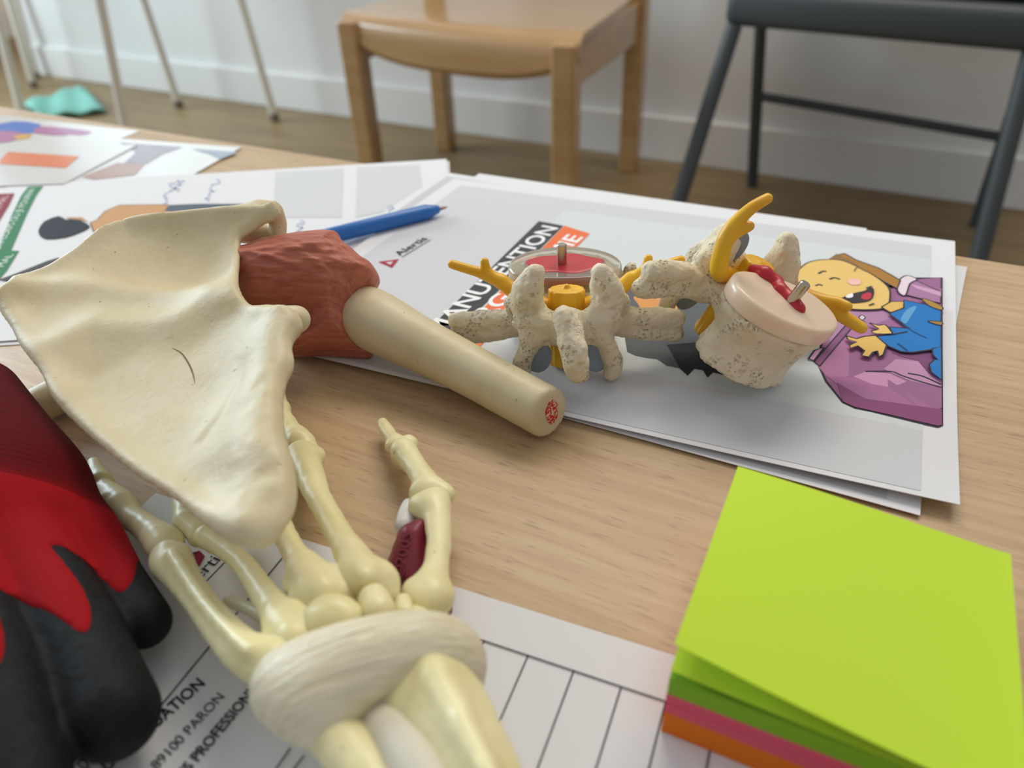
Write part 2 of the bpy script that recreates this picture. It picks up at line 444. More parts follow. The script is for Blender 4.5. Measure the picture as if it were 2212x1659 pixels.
# seat: a bent sheet with a front lip that hangs deepest in the middle
V = []; Fc = []; nu, nv = 28, 18
c00, c10 = BL + e_*0.0, BR - e_*0.0
prof = [(t, 0.0) for t in np.linspace(0.02, 0.93, 9)] + [(0.93 + 0.085*math.sin(a), -(1-math.cos(a))*0.035) for a in np.linspace(0.2, math.pi/2, 6)]
prof += [(1.015, -0.035 - 0.045*k) for k in (0.33, 0.66, 1.0)]
nv = len(prof)
for sgn in (0, 1):
    for i in range(nu+1):
        s = i/nu
        for t, dz in prof:
            b = BL + (BR-BL)*s; f_ = FLf + (FRf-FLf)*s + (e_*(s-0.5)*0.05)
            q = b + (f_ - b)*t
            edge = 1 - abs(2*s-1)**3
            if dz < -0.03: dz2 = -0.035 + (dz + 0.035)*edge
            else: dz2 = dz
            q = q + UP*(SH + dz2 - 0.004*edge)
            if sgn: q = q - UP*0.012 - p_*(0.010 if dz < -0.004 else 0.0)
            V.append(q)
o1 = (nu+1)*nv
for i in range(nu):
    for j in range(nv-1):
        a, b, c, d = i*nv+j, i*nv+j+1, (i+1)*nv+j+1, (i+1)*nv+j
        Fc.append([a, b, c, d]); Fc.append([o1+d, o1+c, o1+b, o1+a])
    Fc.append([i*nv, (i+1)*nv, o1+(i+1)*nv, o1+i*nv]); Fc.append([i*nv+nv-1, o1+i*nv+nv-1, o1+(i+1)*nv+nv-1, (i+1)*nv+nv-1])
for j in range(nv-1):
    Fc.append([j, o1+j, o1+j+1, j+1]); k = nu*nv
    Fc.append([k+j, k+j+1, o1+k+j+1, o1+k+j])
auto(obj('seat', V, Fc, M['chair_wood'], wch))
MB().box((BL+BR)/2 + UP*0.70, (np.linalg.norm(BR-BL), 0.018, 0.16), AXC, 0.006).build('backrest', M['chair_wood'], wch)

# ------------------------------------------------------------------ dark chair
dBL, dBR = P(1625, 402, FZ), P(2106, 488, FZ)
de = (dBR - dBL) / np.linalg.norm(dBR - dBL); dp = np.array([de[1], -de[0], 0]); AXD = np.array([de, dp, UP])
dch = thing('grey_chair', 'charcoal grey plastic chair with splayed legs and black cushion', 'chair', (dBL+dBR)/2 + dp*0.2)
hS = 0.40
legs = [(dBL, P(1643, 62, FZ+0.355)), (dBR, P(2244, 78, FZ+0.375)), (P(1427, 560, FZ), P(1586, 56, FZ+hS+0.003)), (P(2078, 695, FZ), P(2232, 104, FZ+hS+0.003))]
legs = [(a, b if k > 1 else a + (b-a)*((hS+0.004)/(b[2]-FZ))) for k, (a, b) in enumerate(legs)]
for (a, b), r in zip(legs, (0.0125, 0.0125, 0.0145, 0.0145)):
    MB().tube([a, a + (b-a)*0.5, b], r).build('leg', M['dark'], dch, True)
t1 = (190-402)/(50-402); la, lb = legs[0]; ra, rb = legs[1]
MB().tube([la + (lb-la)*0.535, ra + (rb-ra)*0.47], 0.0095).build('stretcher', M['dark'], dch, True)
s1, s2 = P(1560, 57, FZ+hS), P(2160, 112, FZ+hS)
sd = (s2 - s1); sL = np.linalg.norm(sd); sd /= sL; sp = np.array([sd[1], -sd[0], 0]); AXS = np.array([sd, -sp, UP])
sL = 0.50
MB().box(s1 + sd*sL/2 - sp*0.19 + UP*0.031, (sL, 0.38, 0.062), AXS, 0.016).build('seat', M['dark'], dch, True)
MB().box(s1 + sd*sL/2 - sp*0.20 + UP*0.078, (sL-0.05, 0.34, 0.030), AXS, 0.012).build('cushion', M['dark_cushion'], dch, True)
MB().box(s1 + sd*sL/2 - sp*0.385 + UP*0.34, (sL-0.06, 0.02, 0.20), AXS, 0.008).build('backrest', M['dark'], dch, True)
for k in (0.12, 0.88):
    MB().tube([s1 + sd*sL*k - sp*0.36 + UP*0.05, s1 + sd*sL*k - sp*0.385 + UP*0.40], 0.011).build('back_post', M['dark'], dch, True)

# ------------------------------------------------------------------ two three legged stools
def stool(label, legs, h, rr):
    c = sum(a for a, _ in legs)/3
    t = thing('metal_stool', label, 'stool', c, group='three legged stools by the wall')
    top = sum(b for _, b in legs)/3
    for a, b in legs:
        MB().tube([a + UP*0.012, a + (b-a)*0.5, b], rr).build('leg', M['white_metal'], t, True)
        MB().tube([a, a + UP*0.025], rr*1.15).build('rubber_foot', M['rubber_foot'], t, True)
    MB().tube([top, top + UP*0.008, top + UP*0.022, top + UP*0.026], [0.155, 0.17, 0.17, 0.16], 40).build('seat', M['white_metal'], t, True)
    return t
zt = FZ + 0.62
def legpx(f, m, n_):     # foot pixel, then two pixels the leg passes through
    a = P(*f, FZ); b0 = np.array(m, float); b1 = np.array(n_, float)
    return a
def leg(f, top):
    a = P(*f, FZ)
    lo, hi = 0.1, 0.9                     # straight up at the foot, then leaning to pass the top pixel
    b = None; best = 1e9
    for zz in np.linspace(0.2, 0.5, 40):
        q = P(top[0], top[1], FZ + zz); dd = np.linalg.norm((q - a)[:2])
        if dd < best: best, b = dd, q
    return a, a + (b - a) * (0.62 / (b[2] - FZ))
stool('cream metal three legged stool by the wall, nearest the wooden chair', [leg((388, 233), (310, 0)), leg((595, 262), (520, 0)), leg((287, 352), (215, 0))], 0.62, 0.0125)
stool('cream metal three legged stool at the far left corner, behind the mint sheet', [leg((75, 190), (20, 0)), leg((80, 170), (34, 0)), leg((52, 262), (-16, 0))], 0.62, 0.0125)

# mint coloured folded sheet on the floor
q = [P(58, 240, FZ), P(175, 192, FZ), P(232, 246, FZ), P(205, 262, FZ), P(90, 268, FZ)]
V = []; nU, nV_ = 16, 10
for i in range(nU+1):
    for j in range(nV_+1):
        s, t = i/nU, j/nV_
        b = q[0]*(1-s)*(1-t) + q[1]*(1-s)*t + q[2]*s*t + q[4]*s*(1-t)
        V.append(b + UP*(0.012 + 0.025*abs(math.sin(3.2*s*math.pi))*(1-t)*0.9 + 0.012*math.sin(7*t+2*s)**2))
Fc = [[i*(nV_+1)+j, (i+1)*(nV_+1)+j, (i+1)*(nV_+1)+j+1, i*(nV_+1)+j+1] for i in range(nU) for j in range(nV_)]
n0 = len(V); V += [v - UP*0.010 for v in V]
Fb = [[n0+k for k in f[::-1]] for f in Fc]
rim = [i*(nV_+1) for i in range(nU+1)] + [nU*(nV_+1)+j for j in range(1, nV_+1)] + [i*(nV_+1)+nV_ for i in range(nU-1, -1, -1)] + list(range(nV_-1, 0, -1))
Fr = [[rim[k-1], n0+rim[k-1], n0+rim[k], rim[k]] for k in range(len(rim))]
tag(obj('folded_cloth', V, Fc+Fb+Fr, M['mint'], None), 'mint green crumpled sheet lying on the brown floor by the stools', 'cloth')

# ------------------------------------------------------------------ papers
A4 = (0.297, 0.210)
def sheet(name, label, cat, corners, z, m_, parent=None, lift=None, group=None, thick=0.00025, n=(30, 22)):
    """corners near-left, near-right, far-right, far-left in world x, y; lift(s, t) adds height"""
    c = [np.array([a[0], a[1], 0.0]) for a in corners]; V = []
    for i in range(n[0]+1):
        for j in range(n[1]+1):
            s, t = i/n[0], j/n[1]
            b = c[0]*(1-s)*(1-t) + c[1]*s*(1-t) + c[2]*s*t + c[3]*(1-s)*t
            V.append(b + UP*(z + (lift(s, t) if lift else 0)))
    w_ = n[1]+1
    Fc = [[i*w_+j, (i+1)*w_+j, (i+1)*w_+j+1, i*w_+j+1] for i in range(n[0]) for j in range(n[1])]
    n0 = len(V); V += [v - UP*thick for v in V]
    rim = [i*w_ for i in range(n[0]+1)] + [n[0]*w_+j for j in range(1, w_)] + [i*w_+n[1] for i in range(n[0]-1, -1, -1)] + list(range(n[1]-1, 0, -1))
    Fc += [[n0+k for k in f[::-1]] for f in Fc] + [[rim[k-1], n0+rim[k-1], n0+rim[k], rim[k]] for k in range(len(rim))]
    o = obj(name, V, Fc, m_, parent)
    auto(o, 50)
    if label: tag(o, label, cat, group)
    return o
class Print:
    """flat printed shapes on one sheet, gathered in one mesh; each new shape lies a hair above the last"""
    def __init__(s, z, lift=None): s.z = z; s.V = []; s.F = []; s.mi = []; s.mats = []; s.k = 0; s.lift = lift
    def _m(s, m_):
        if isinstance(m_, str): m_ = INK.setdefault(m_, ink(m_)) if m_ in INK else INK.setdefault(m_, ink(m_))
        if m_ not in s.mats: s.mats.append(m_)
        return s.mats.index(m_)
    def tri(s, pts, m_, dz=None):
        """pts in world x, y"""
        if dz is None: s.k += 1; dz = 0.00003 * s.k
        bm = bmesh.new(); vs = [bm.verts.new((p[0]*100, p[1]*100, 0)) for p in pts]
        try:
            f = bm.faces.new(vs)
            bmesh.ops.triangulate(bm, faces=[f], ngon_method='EAR_CLIP')
        except Exception: bm.free(); return
        bm.normal_update()
        bm.verts.index_update(); n0 = len(s.V)
        for v in bm.verts: s.V.append(np.array([v.co.x/100, v.co.y/100, s.z + dz]))
        mi = s._m(m_)
        for f in bm.faces:
            ids = [n0 + v.index for v in f.verts]
            if f.normal.z < 0: ids = ids[::-1]
            s.F.append(ids); s.mi.append(mi)
        bm.free()
    def px(s, pts, m_, smooth=0, outline=None, ow=0.0007):
        w_ = [P(x, y, s.z)[:2] for x, y in pts]
        if smooth: w_ = list(catmull(w_, smooth))
        s.tri(w_, m_)
        if outline: s.line(w_ + [w_[0]], outline, ow)
    def line(s, pts, m_, wd_=0.0006):
        """world polyline"""
        s.k += 1; dz = 0.00003*s.k; mi = s._m(m_); n0 = len(s.V); pts = [np.asarray(p, float)[:2] for p in pts]
        for i, p in enumerate(pts):
            t = pts[min(i+1, len(pts)-1)] - pts[max(i-1, 0)]
            L = np.linalg.norm(t); t = t/L if L > 0 else np.array([1., 0])
            nn = np.array([-t[1], t[0]]) * wd_/2
            s.V.append(np.array([*(p-nn), s.z+dz])); s.V.append(np.array([*(p+nn), s.z+dz]))
        for i in range(len(pts)-1):
            a = n0 + 2*i; s.F.append([a, a+2, a+3, a+1]); s.mi.append(mi)
    def pline(s, pts, m_, wd_=0.0006, smooth=0):
        w_ = [P(x, y, s.z)[:2] for x, y in pts]
        if smooth: w_ = list(catmull(w_, smooth, False))
        s.line(w_, m_, wd_)
    def text(s, body, a, b, m_, cap=None, capx=None, bold=0.0, font=None):
        """baseline from pixel a to pixel b; cap = letter height in metres"""
        V, Fc = glyphs(body, bold); A, B = P(*a, s.z)[:2], P(*b, s.z)[:2]
        ex = B - A; L = np.linalg.norm(ex); ex /= L; ey = np.array([-ex[1], ex[0]])
        x0, x1 = V[:, 0].min(), V[:, 0].max(); sx = L/(x1-x0); sy = cap/0.73 if cap else sx
        s.k += 1; n0 = len(s.V); mi = s._m(m_)
        for v in V:
            q = A + ex*(v[0]-x0)*sx + ey*v[1]*sy; s.V.append(np.array([q[0], q[1], s.z + 0.00003*s.k]))
        for f in Fc: s.F.append([n0+i for i in f]); s.mi.append(mi)
    def build(s, name, parent):
        V = np.array(s.V)
        if s.lift is not None: V[:, 2] += s.lift(V)
        return obj(name, V, s.F, None, parent, False, mats=s.mats, mi=s.mi)
INK = {}
def glyphs(body, bold=0.0, extrude=0.0):
    cu = bpy.data.curves.new('t', 'FONT'); cu.body = body; cu.size = 1.0; cu.offset = bold; cu.extrude = extrude
    cu.resolution_u = 5; cu.fill_mode = 'FRONT' if extrude == 0 else 'BOTH'
    o = bpy.data.objects.new('t', cu); COL.objects.link(o); bpy.context.view_layer.update()
    dg = bpy.context.evaluated_depsgraph_get(); me = bpy.data.meshes.new_from_object(o.evaluated_get(dg))
    V = np.array([v.co[:] for v in me.vertices]); Fc = [list(p.vertices) for p in me.polygons]
    bpy.data.objects.remove(o); bpy.data.curves.remove(cu); bpy.data.meshes.remove(me)
    return V, Fc

# the cover sheet pile on the right
q2 = lambda x, y: P(x, y)[:2]
def a4(nr, along, w_=0.297, h_=0.210):
    """rectangle from its near right corner and the direction of its near edge towards the left"""
    d = np.asarray(along, float)/np.linalg.norm(along); n_ = np.array([d[1], -d[0]])
    if n_ @ rz(0, 1)[:2] < 0: n_ = -n_
    nr = np.asarray(nr); return [nr + d*w_, nr, nr + n_*h_, nr + d*w_ + n_*h_]
qz = lambda x, y, z: P(x, y, z)[:2]
nrA = qz(2074, 1090, 0.0050)
cA = [qz(494, 725, 0.003), nrA, qz(2063, 521, 0.003), qz(980, 386, 0.003)]
pileL = 'printed training sheets in the pile under the vertebrae'
dB = q2(1210, 906) - q2(1985, 1120)
cB = a4(q2(1985, 1120), dB)
fr = q2(2088, 580); dC = rz(0.80, -0.42)[:2]; dC /= np.linalg.norm(dC)
nC = q2(2050, 775) - fr; nC /= np.linalg.norm(nC)
cC = [fr - dC*0.270 + nC*0.15, fr + nC*0.15, fr, fr - dC*0.270]
dD = q2(2000, 513) - q2(1035, 376); dD /= np.linalg.norm(dD); nD = np.array([dD[1], -dD[0]])
flD = q2(1035, 376); cD = [flD + nD*0.15, flD + nD*0.15 + dD*0.24, flD + dD*0.24, flD]
def grey_border(pr_, c, mrg=0.009, col='#c9c9cc'):
    c = [np.array(a) for a in c]; cen = sum(c)/4
    ex = (c[1]-c[0])/np.linalg.norm(c[1]-c[0]); ey = (c[3]-c[0])/np.linalg.norm(c[3]-c[0])
    pr_.tri([c[0]+ex*mrg+ey*mrg*0.35, c[1]-ex*mrg+ey*mrg*0.35, c[2]-ex*mrg-ey*mrg*0.6, c[3]+ex*mrg*0.5-ey*mrg*0.6], col)
sD = sheet('printed_sheet', 'white sheet peeking out along the far edge of the cover sheet', 'paper', cD, 0.0004, M['paper'], group=pileL)
sC = sheet('printed_sheet', 'white sheet whose corner sticks out right of the armchair cartoon', 'paper', cC, 0.0009, M['paper'], group=pileL)
sB = sheet('printed_sheet', 'grey printed sheet sliding out below the cover sheet beside the lime notes', 'paper', cB, 0.0014, M['paper'], group=pileL)
pb_ = Print(0.0015); grey_border(pb_, cB, 0.010, '#c6c6ca'); pb_.build('grey_print', sB)
ZA = 0.0030
liftA = lambda s, t: 0.0020*max(0, (s-0.45)/0.55)**2*max(0, 1-3.4*t)**1.5
sA = sheet('cover_sheet', 'white cover sheet with title bands and armchair cartoon under the vertebrae', 'paper', cA, ZA, M['paper'], lift=liftA, group=pileL)
exA = (cA[1]-cA[0]); eyA = (cA[3]-cA[0])
MA = np.linalg.inv(np.array([exA, eyA]).T)
def liftV(V):
    st = (V[:, :2] - cA[0]) @ MA.T
    return 0.0001 + np.array([liftA(s, t) for s, t in st])
ZP = ZA
grey = Print(ZP, liftV)
def uvA(s, t): return cA[0]*(1-s)*(1-t) + cA[1]*s*(1-t) + cA[2]*s*t + cA[3]*(1-s)*t
def gridquad(pr_, f, s0, s1, t0, t1, m_, n=14):
    pr_.k += 1
    for i in range(n):
        for j in range(n):
            a, b = s0+(s1-s0)*i/n, s0+(s1-s0)*(i+1)/n; c, d = t0+(t1-t0)*j/n, t0+(t1-t0)*(j+1)/n
            pr_.tri([f(a, c), f(b, c), f(b, d), f(a, d)], m_, 0.00003*pr_.k)
gridquad(grey, uvA, 0.035, 0.962, 0.012, 0.955, '#cdced1')
gridquad(grey, uvA, 0.30, 0.962, 0.175, 0.875, '#d2d7d8')
grey.build('grey_print', sA)
T = lambda x, y: (1360 + x/2.9105, 430 + y/2.9105)           # zoomed crop to photograph pixels
U = lambda x, y: (1700 + x/3.073, 600 + y/3.073)
ti = Print(ZP + 0.0002, liftV)
ti.px([(866, 770), (1164, 478), (1217, 488), (960, 745)], '#46484b')
ti.px([(960, 757), (1000, 712), (1219, 488), (1274, 505), (1050, 735), (1000, 790)], '#e8764b')
ti.text('MANUTENTION', (951, 723), (1206, 493), '#f0f0f0', 0.0100, bold=0.018)
ti.text('& ERGONOMIE', (983, 752), (1260, 513), '#f0f0f0', 0.0098, bold=0.018)
ti.build('title_print', sA)
lo = Print(ZP + 0.0002, liftV)
def tri_ring(pr_, a, b, c, col, hole='#d4d4d6'):
    a, b, c = map(np.array, (a, b, c)); g_ = (a+b+c)/3
    pr_.px([a, b, c], col); pr_.px([g_ + (p-g_)*0.36 for p in (a, b, c)], hole)
tri_ring(lo, (817, 566), (862, 560), (847, 579), '#a83040')
lo.text('Alertis', (864, 553), (925, 516), '#33383a', 0.0052, bold=0.01)
lo.pline([(868, 556), (930, 518)], '#555a5c', 0.0006)
lo.build('logo_print', sA)
# cartoon of a laughing man in a mauve armchair
ca = Print(ZP + 0.0002, liftV)
OL = '#3a3540'
ca.px([(1778, 688), U(215, 590), U(260, 690), U(340, 790), U(370, 830), U(450, 868), U(560, 890), U(740, 935), U(860, 965), U(1000, 995), U(1025, 985), U(1025, 440), (2034, 600), U(850, 10), U(790, 0), T(1650, 560), T(1400, 690), T(1330, 740)], '#9d6a92', 0, OL, 0.0009)
ca.px([T(1330, 700), T(1600, 690), T(1720, 790), T(1760, 800), T(1600, 860), T(1380, 780), T(1260, 900), T(1250, 760)], '#b184a8')
ca.px([U(205, 590), U(440, 305), U(560, 320), U(640, 480), U(700, 540), U(620, 600), U(440, 640), U(330, 690), U(265, 660)], '#b0789f')
ca.px([U(180, 560), U(405, 300), U(445, 318), U(215, 592)], '#8c5a84', 0, OL, 0.0006)
ca.px([U(265, 660), U(440, 665), U(520, 625), U(700, 640), U(820, 700), U(1025, 740), U(1025, 880), U(740, 840), U(520, 810), U(330, 710)], '#a8709a')
ca.px([U(440, 660), U(520, 628), U(680, 640), U(830, 710), U(1020, 742), U(1022, 782), U(960, 780), U(740, 740), U(560, 710)], '#c894b8')
ca.px([U(330, 700), U(520, 810), U(740, 840), U(1025, 880), U(1025, 985), U(1000, 993), U(740, 930), U(450, 865), U(370, 830)], '#8a5078')
ca.px([U(640, 610), U(720, 545), U(870, 560), U(935, 640), U(1020, 690), U(1020, 735), U(820, 690), U(700, 640)], '#c290b2')
ca.px([U(690, 500), U(960, 490), U(1025, 570), U(940, 640), U(870, 555), U(760, 530)], '#7e4e76')
ca.pline([U(520, 627), U(690, 628), U(760, 655), U(900, 700), U(1025, 733)], OL, 0.0008, 4)
ca.pline([U(800, 640), U(900, 660), U(1020, 715)], OL, 0.0008, 4)
ca.px([U(140, 545), U(180, 490), U(245, 470), U(180, 555)], '#d8a8c8', 0, OL, 0.0007)
# chair post top right
ca.px([T(1690, 555), T(1755, 500), T(1955, 590), T(1955, 660), T(1900, 650), T(1740, 610)], '#a87aa0', 0, OL, 0.0007)
ca.px([T(1760, 540), T(1955, 590), T(1955, 620), T(1800, 570)], '#cf9fc0')
ca.px([T(1680, 575), T(1690, 520), T(1740, 488), T(1805, 512), T(1760, 540), T(1735, 610), T(1700, 605)], '#e6d4de', 3, OL, 0.0007)
# hair and wooden arm
ca.px([T(1350, 350), T(1420, 390), T(1560, 440), T(1650, 490), T(1700, 520), T(1680, 570), T(1600, 530), T(1480, 460), T(1350, 400), T(1270, 390), T(1300, 360)], '#a87a3a', 0, OL, 0.0008)
ca.px([T(1230, 400), T(1300, 352), T(1400, 400), T(1560, 520), T(1640, 570), T(1630, 640), T(1560, 600), T(1400, 440)], '#8f7040', 0)
# head
ca.px([T(1040, 490), T(1075, 440), T(1130, 405), T(1220, 390), T(1330, 395), T(1440, 440), T(1540, 495), T(1620, 560), T(1635, 620), T(1610, 690), T(1500, 705), T(1380, 700), T(1280, 680), T(1150, 640), T(1060, 560)], '#e6c274', 4, OL, 0.0008)
ca.px([T(1580, 690), T(1640, 655), T(1720, 655), T(1730, 700), T(1700, 725), T(1630, 720)], '#e0b864', 0, OL, 0.0007)
ca.pline([T(1185, 480), T(1210, 465), T(1235, 465)], OL, 0.0011, 4); ca.pline([T(1255, 515), T(1285, 505), T(1320, 515)], OL, 0.0011, 4)
ca.pline([T(1165, 555), T(1190, 548), T(1210, 555)], OL, 0.0009, 4); ca.pline([T(1410, 465), T(1430, 440), T(1480, 465)], '#8a7040', 0.0007, 4)
ca.px([T(1365, 525), T(1410, 512), T(1450, 525), T(1440, 550), T(1390, 550)], '#efc0b0', 4)
ca.px([T(1310, 650), T(1400, 610), T(1480, 590), T(1520, 570), T(1528, 610), T(1500, 650), T(1400, 664)], '#3a3438', 3, OL, 0.0007)
ca.px([T(1455, 640), T(1460, 615), T(1500, 600), T(1518, 615), T(1500, 645)], '#c23a4c', 3)
ca.px([T(1355, 625), T(1395, 605), T(1400, 628), T(1370, 635)], '#efefef', 3)
ca.pline([T(1485, 575), T(1520, 562)], OL, 0.0010); ca.pline([T(1500, 682), T(1535, 670)], OL, 0.0008)
# jumper
ca.px([T(1625, 735), T(1720, 700), T(1720, 650), T(1955, 700), T(1955, 955), T(1880, 965), T(1770, 980), T(1700, 975), T(1620, 940), T(1550, 880), T(1650, 865), T(1630, 820), T(1760, 830), T(1700, 790)], '#2676bc', 0, OL, 0.0008)
ca.px([T(1700, 770), T(1740, 710), T(1800, 690), T(1760, 760), T(1730, 800)], '#5f9fd0', 3)
ca.pline([T(1710, 800), T(1770, 845), T(1860, 890)], '#1d4a78', 0.0008, 4); ca.pline([T(1650, 868), T(1740, 850)], OL, 0.0008); ca.pline([T(1680, 925), T(1740, 970)], '#1d4a78', 0.0009)
ca.px([T(1830, 645), T(1870, 650), T(1955, 690), T(1955, 715), T(1880, 690)], '#b08840', 3, OL, 0.0006)
ca.px([T(1870, 785), T(1955, 790), T(1955, 812), T(1900, 800)], '#a88040', 2, OL, 0.0006)
ca.px([T(1895, 960), T(1955, 950), T(1955, 1060), T(1900, 1000)], '#2272ba', 0, OL, 0.0006)
ca.px([T(1875, 1060), T(1910, 1030), T(1955, 1035), T(1955, 1160), T(1890, 1110)], '#2878bc', 0, OL, 0.0006)
# hands
ca.px([T(1500, 800), T(1560, 815), T(1600, 810), T(1635, 850), T(1640, 868), T(1540, 868), T(1515, 850), T(1560, 838)], '#e4be70', 2, OL, 0.0007)
ca.px([T(1355, 882), T(1420, 900), T(1470, 885), T(1540, 880), T(1610, 940), T(1590, 1000), T(1560, 1012), T(1550, 975), T(1525, 985), T(1500, 1015), T(1450, 1005), T(1470, 975), T(1430, 945), T(1385, 960), T(1375, 940), T(1420, 920), T(1365, 905)], '#dfb764', 0, OL, 0.0008)
ca.px([T(1435, 768), T(1452, 752), T(1475, 765), T(1460, 782)], '#d8d0d8', 3, OL, 0.0005)
ca.build('cartoon_print', sA)
# second figure: dark figure with an orange face, mostly hidden behind the vertebrae
c2_ = Print(ZP + 0.0002, liftV)
c2_.px([(1330, 590), (1362, 600), (1385, 584), (1440, 580), (1530, 580), (1590, 640), (1600, 760), (1571, 812), (1540, 805), (1528, 816), (1518, 800), (1500, 797), (1485, 812), (1468, 796), (1440, 790), (1420, 776), (1395, 773), (1372, 768), (1355, 760), (1345, 700)], '#606468')
c2_.px([(1440, 745), (1500, 740), (1600, 760), (1571, 812), (1540, 805), (1528, 816), (1518, 800), (1500, 797), (1485, 812), (1468, 796)], '#2c2f33')
c2_.px([(1368, 642), (1392, 640), (1400, 628), (1428, 624), (1455, 642), (1466, 690), (1440, 700), (1395, 690), (1380, 660)], '#d99a5c', 3)
c2_.px([(1415, 668), (1428, 664), (1432, 678), (1418, 680)], '#50565c', 2)
c2_.build('figure_print', sA)

# the sheet on the left with the bare backed figure
leftc = [rz(*a)[:2] for a in ((-0.324, 0.285), (-0.027, 0.302), (-0.0393, 0.5124), (-0.336, 0.495))]
sheet('printed_sheet', 'plain white sheet whose edge shows just under the green banner sheet', 'paper', [a + rz(0.002, -0.0025)[:2] for a in leftc], 0.0004, M['paper'], group='printed sheets at the left')
ZL = 0.0012
sL_ = sheet('printed_sheet', 'white sheet with green banner and drawing of a bare back behind the shoulder blade', 'paper', leftc, ZL, M['paper'], group='printed sheets at the left')
pl = Print(ZL + 0.0001)
K = lambda x, y: (x/3.95, 220 + y/3.95)
pl.px([K(1720, 640), (598, 360), (740, 357), (745, 425), (600, 440)], '#d6d6d8') if False else None
pl.px([(595, 372), (742, 364), (738, 470), (590, 470)], '#cfd1d1')
pl.px([(772, 362), (905, 356), (918, 440), (768, 470)], '#d0d1d2')
pl.build('grey_print', sL_)
gb = Print(ZL + 0.0002)
gb.px([K(240, 725), K(370, 718), K(310, 800), K(230, 960), K(95, 1270), K(165, 1270), K(60, 1440), (0, 602), (-60, 690), (-90, 690), (-30, 590), K(0, 1230), K(90, 990), K(180, 800)], '#357a4e')
gb.px([K(-80, 800), K(0, 785), K(125, 780), K(80, 880), K(0, 1010), K(-80, 1150)], '#8a2334')
gb.text('JE PORTE AVEC MON CORPS OU JE POURRAI', (-70, 660), K(300, 740), '#dfeae2', 0.0042)
gb.text('ENT MAL', (-20, 610), K(120, 1300), '#dfeae2', 0.0042)
gb.text('NE PAS SE FAIRE MAL', K(-200, 1220), K(78, 800), '#e8d0d0', 0.0042)
gb.build('banner_print', sL_)
fg = Print(ZL + 0.0002)
fg.px([K(770, 1030), K(830, 1005), K(900, 930), K(1020, 880), K(1440, 875), K(1420, 920), K(2000, 900), K(2000, 1150), K(1200, 1200), K(800, 1110)], '#c89a6c', 0, '#3c3630', 0.0006)
fg.px([K(1450, 880), K(1700, 870), K(2100, 870), K(2100, 1000), K(1400, 930)], '#5a6670')
fg.px([K(330, 1090), K(380, 1020), K(500, 975), K(560, 1005), K(650, 1000), K(740, 1040), K(765, 1075), K(680, 1120), K(560, 1160), K(400, 1175), K(340, 1140)], '#23242a', 2)
fg.px([K(560, 985), K(700, 985), K(760, 1030), K(700, 1010), K(600, 1000)], '#c79a70')
fg.px([K(-10, 1520), K(150, 1460), K(400, 1360), K(500, 1330), K(600, 1400), K(200, 1560)], '#4a4442')
fg.build('figure_print', sL_)
def scribble(a, b, k, w_=0.0011):
    hw = Print(ZL + 0.0002); n_ = 18
    pts = [np.array(a) + (np.array(b) - np.array(a))*t + np.array([5*math.sin(13*t + k) + 3*math.sin(29*t), 3*math.cos(19*t + k)]) for t in np.linspace(0, 1, n_)]
    hw.pline(pts, '#b0b5d2', w_, 3); hw.build('handwriting', sL_)
scribble((352, 438), (378, 392), 0); scribble((378, 412), (392, 388), 1); scribble((445, 436), (468, 388), 2)
scribble((647, 500), (651, 478), 3, 0.0007); scribble((843, 456), (846, 446), 4, 0.0006)
# laminated sheets far left
def lam(label, corners, z, prints):
    o = sheet('laminated_sheet', label, 'paper', corners, z, M['glossy_sheet'], group='laminated sheets at the far left', thick=0.0005,
              lift=None)
    p_ = Print(z + 0.00015)
    for kind, pts, col in prints:
        if isinstance(col, str): col = INK.setdefault('g' + col, mat('glossy_' + col.strip('#'), col, 0.2, 0.5))
        p_.px(pts, col, 2 if kind == 's' else 0)
    p_.build('picture_print', o); return o
far = q2(0, 250); u1 = q2(300, 285) - far; u1 /= np.linalg.norm(u1); v1_ = np.array([u1[1], -u1[0]])
c1 = q2(302, 284)
lam('glossy laminated sheet with blue and mauve picture, farthest left', [c1 - u1*0.297 + v1_*0.2, c1 + v1_*0.2, c1, c1 - u1*0.297], 0.0004,
    [('s', [K(-80, 210), K(120, 165), K(340, 190), K(340, 250), K(180, 275), K(-80, 250)], '#3a6fc4'), ('s', [K(340, 210), K(560, 225), K(780, 255), K(640, 290), K(300, 270)], '#a96398'),
     ('s', [K(-80, 260), K(100, 250), K(240, 290), K(80, 340), K(-80, 350)], '#b0709c'), ('s', [K(120, 290), K(270, 275), K(240, 310), K(150, 320)], '#d9aa48')])
d3 = q2(152, 392) - q2(300, 330)
c2 = q2(522, 321); u2 = q2(522, 321) - q2(270, 303); u2 /= np.linalg.norm(u2); v2_ = np.array([u2[1], -u2[0]])
lam('glossy laminated sheet with grey and salmon picture beside the table edge', [c2 - u2*0.16 + v2_*0.12, c2 + v2_*0.12, c2, c2 - u2*0.16], 0.0011,
    [('n', [K(1020, 345), K(1560, 385), K(1380, 450), K(1250, 530), K(1060, 520), K(1160, 430)], '#8d8590'), ('n', [K(700, 640), K(1000, 520), K(1240, 530), K(1150, 625), K(800, 665)], '#a98274'),
     ('n', [K(1640, 400), K(2030, 430), K(1880, 490), K(1800, 450)], '#8a92a4')])
e3 = q2(292, 315)
lam('glossy laminated sheet with orange band in front of the blue picture', [np.array(a) for a in (q2(-330, 420), q2(140, 402), q2(298, 318), q2(-60, 322))], 0.0019,
    [('n', [K(0, 500), K(70, 425), K(680, 465), K(560, 565), K(0, 530)], '#e07a4c')])

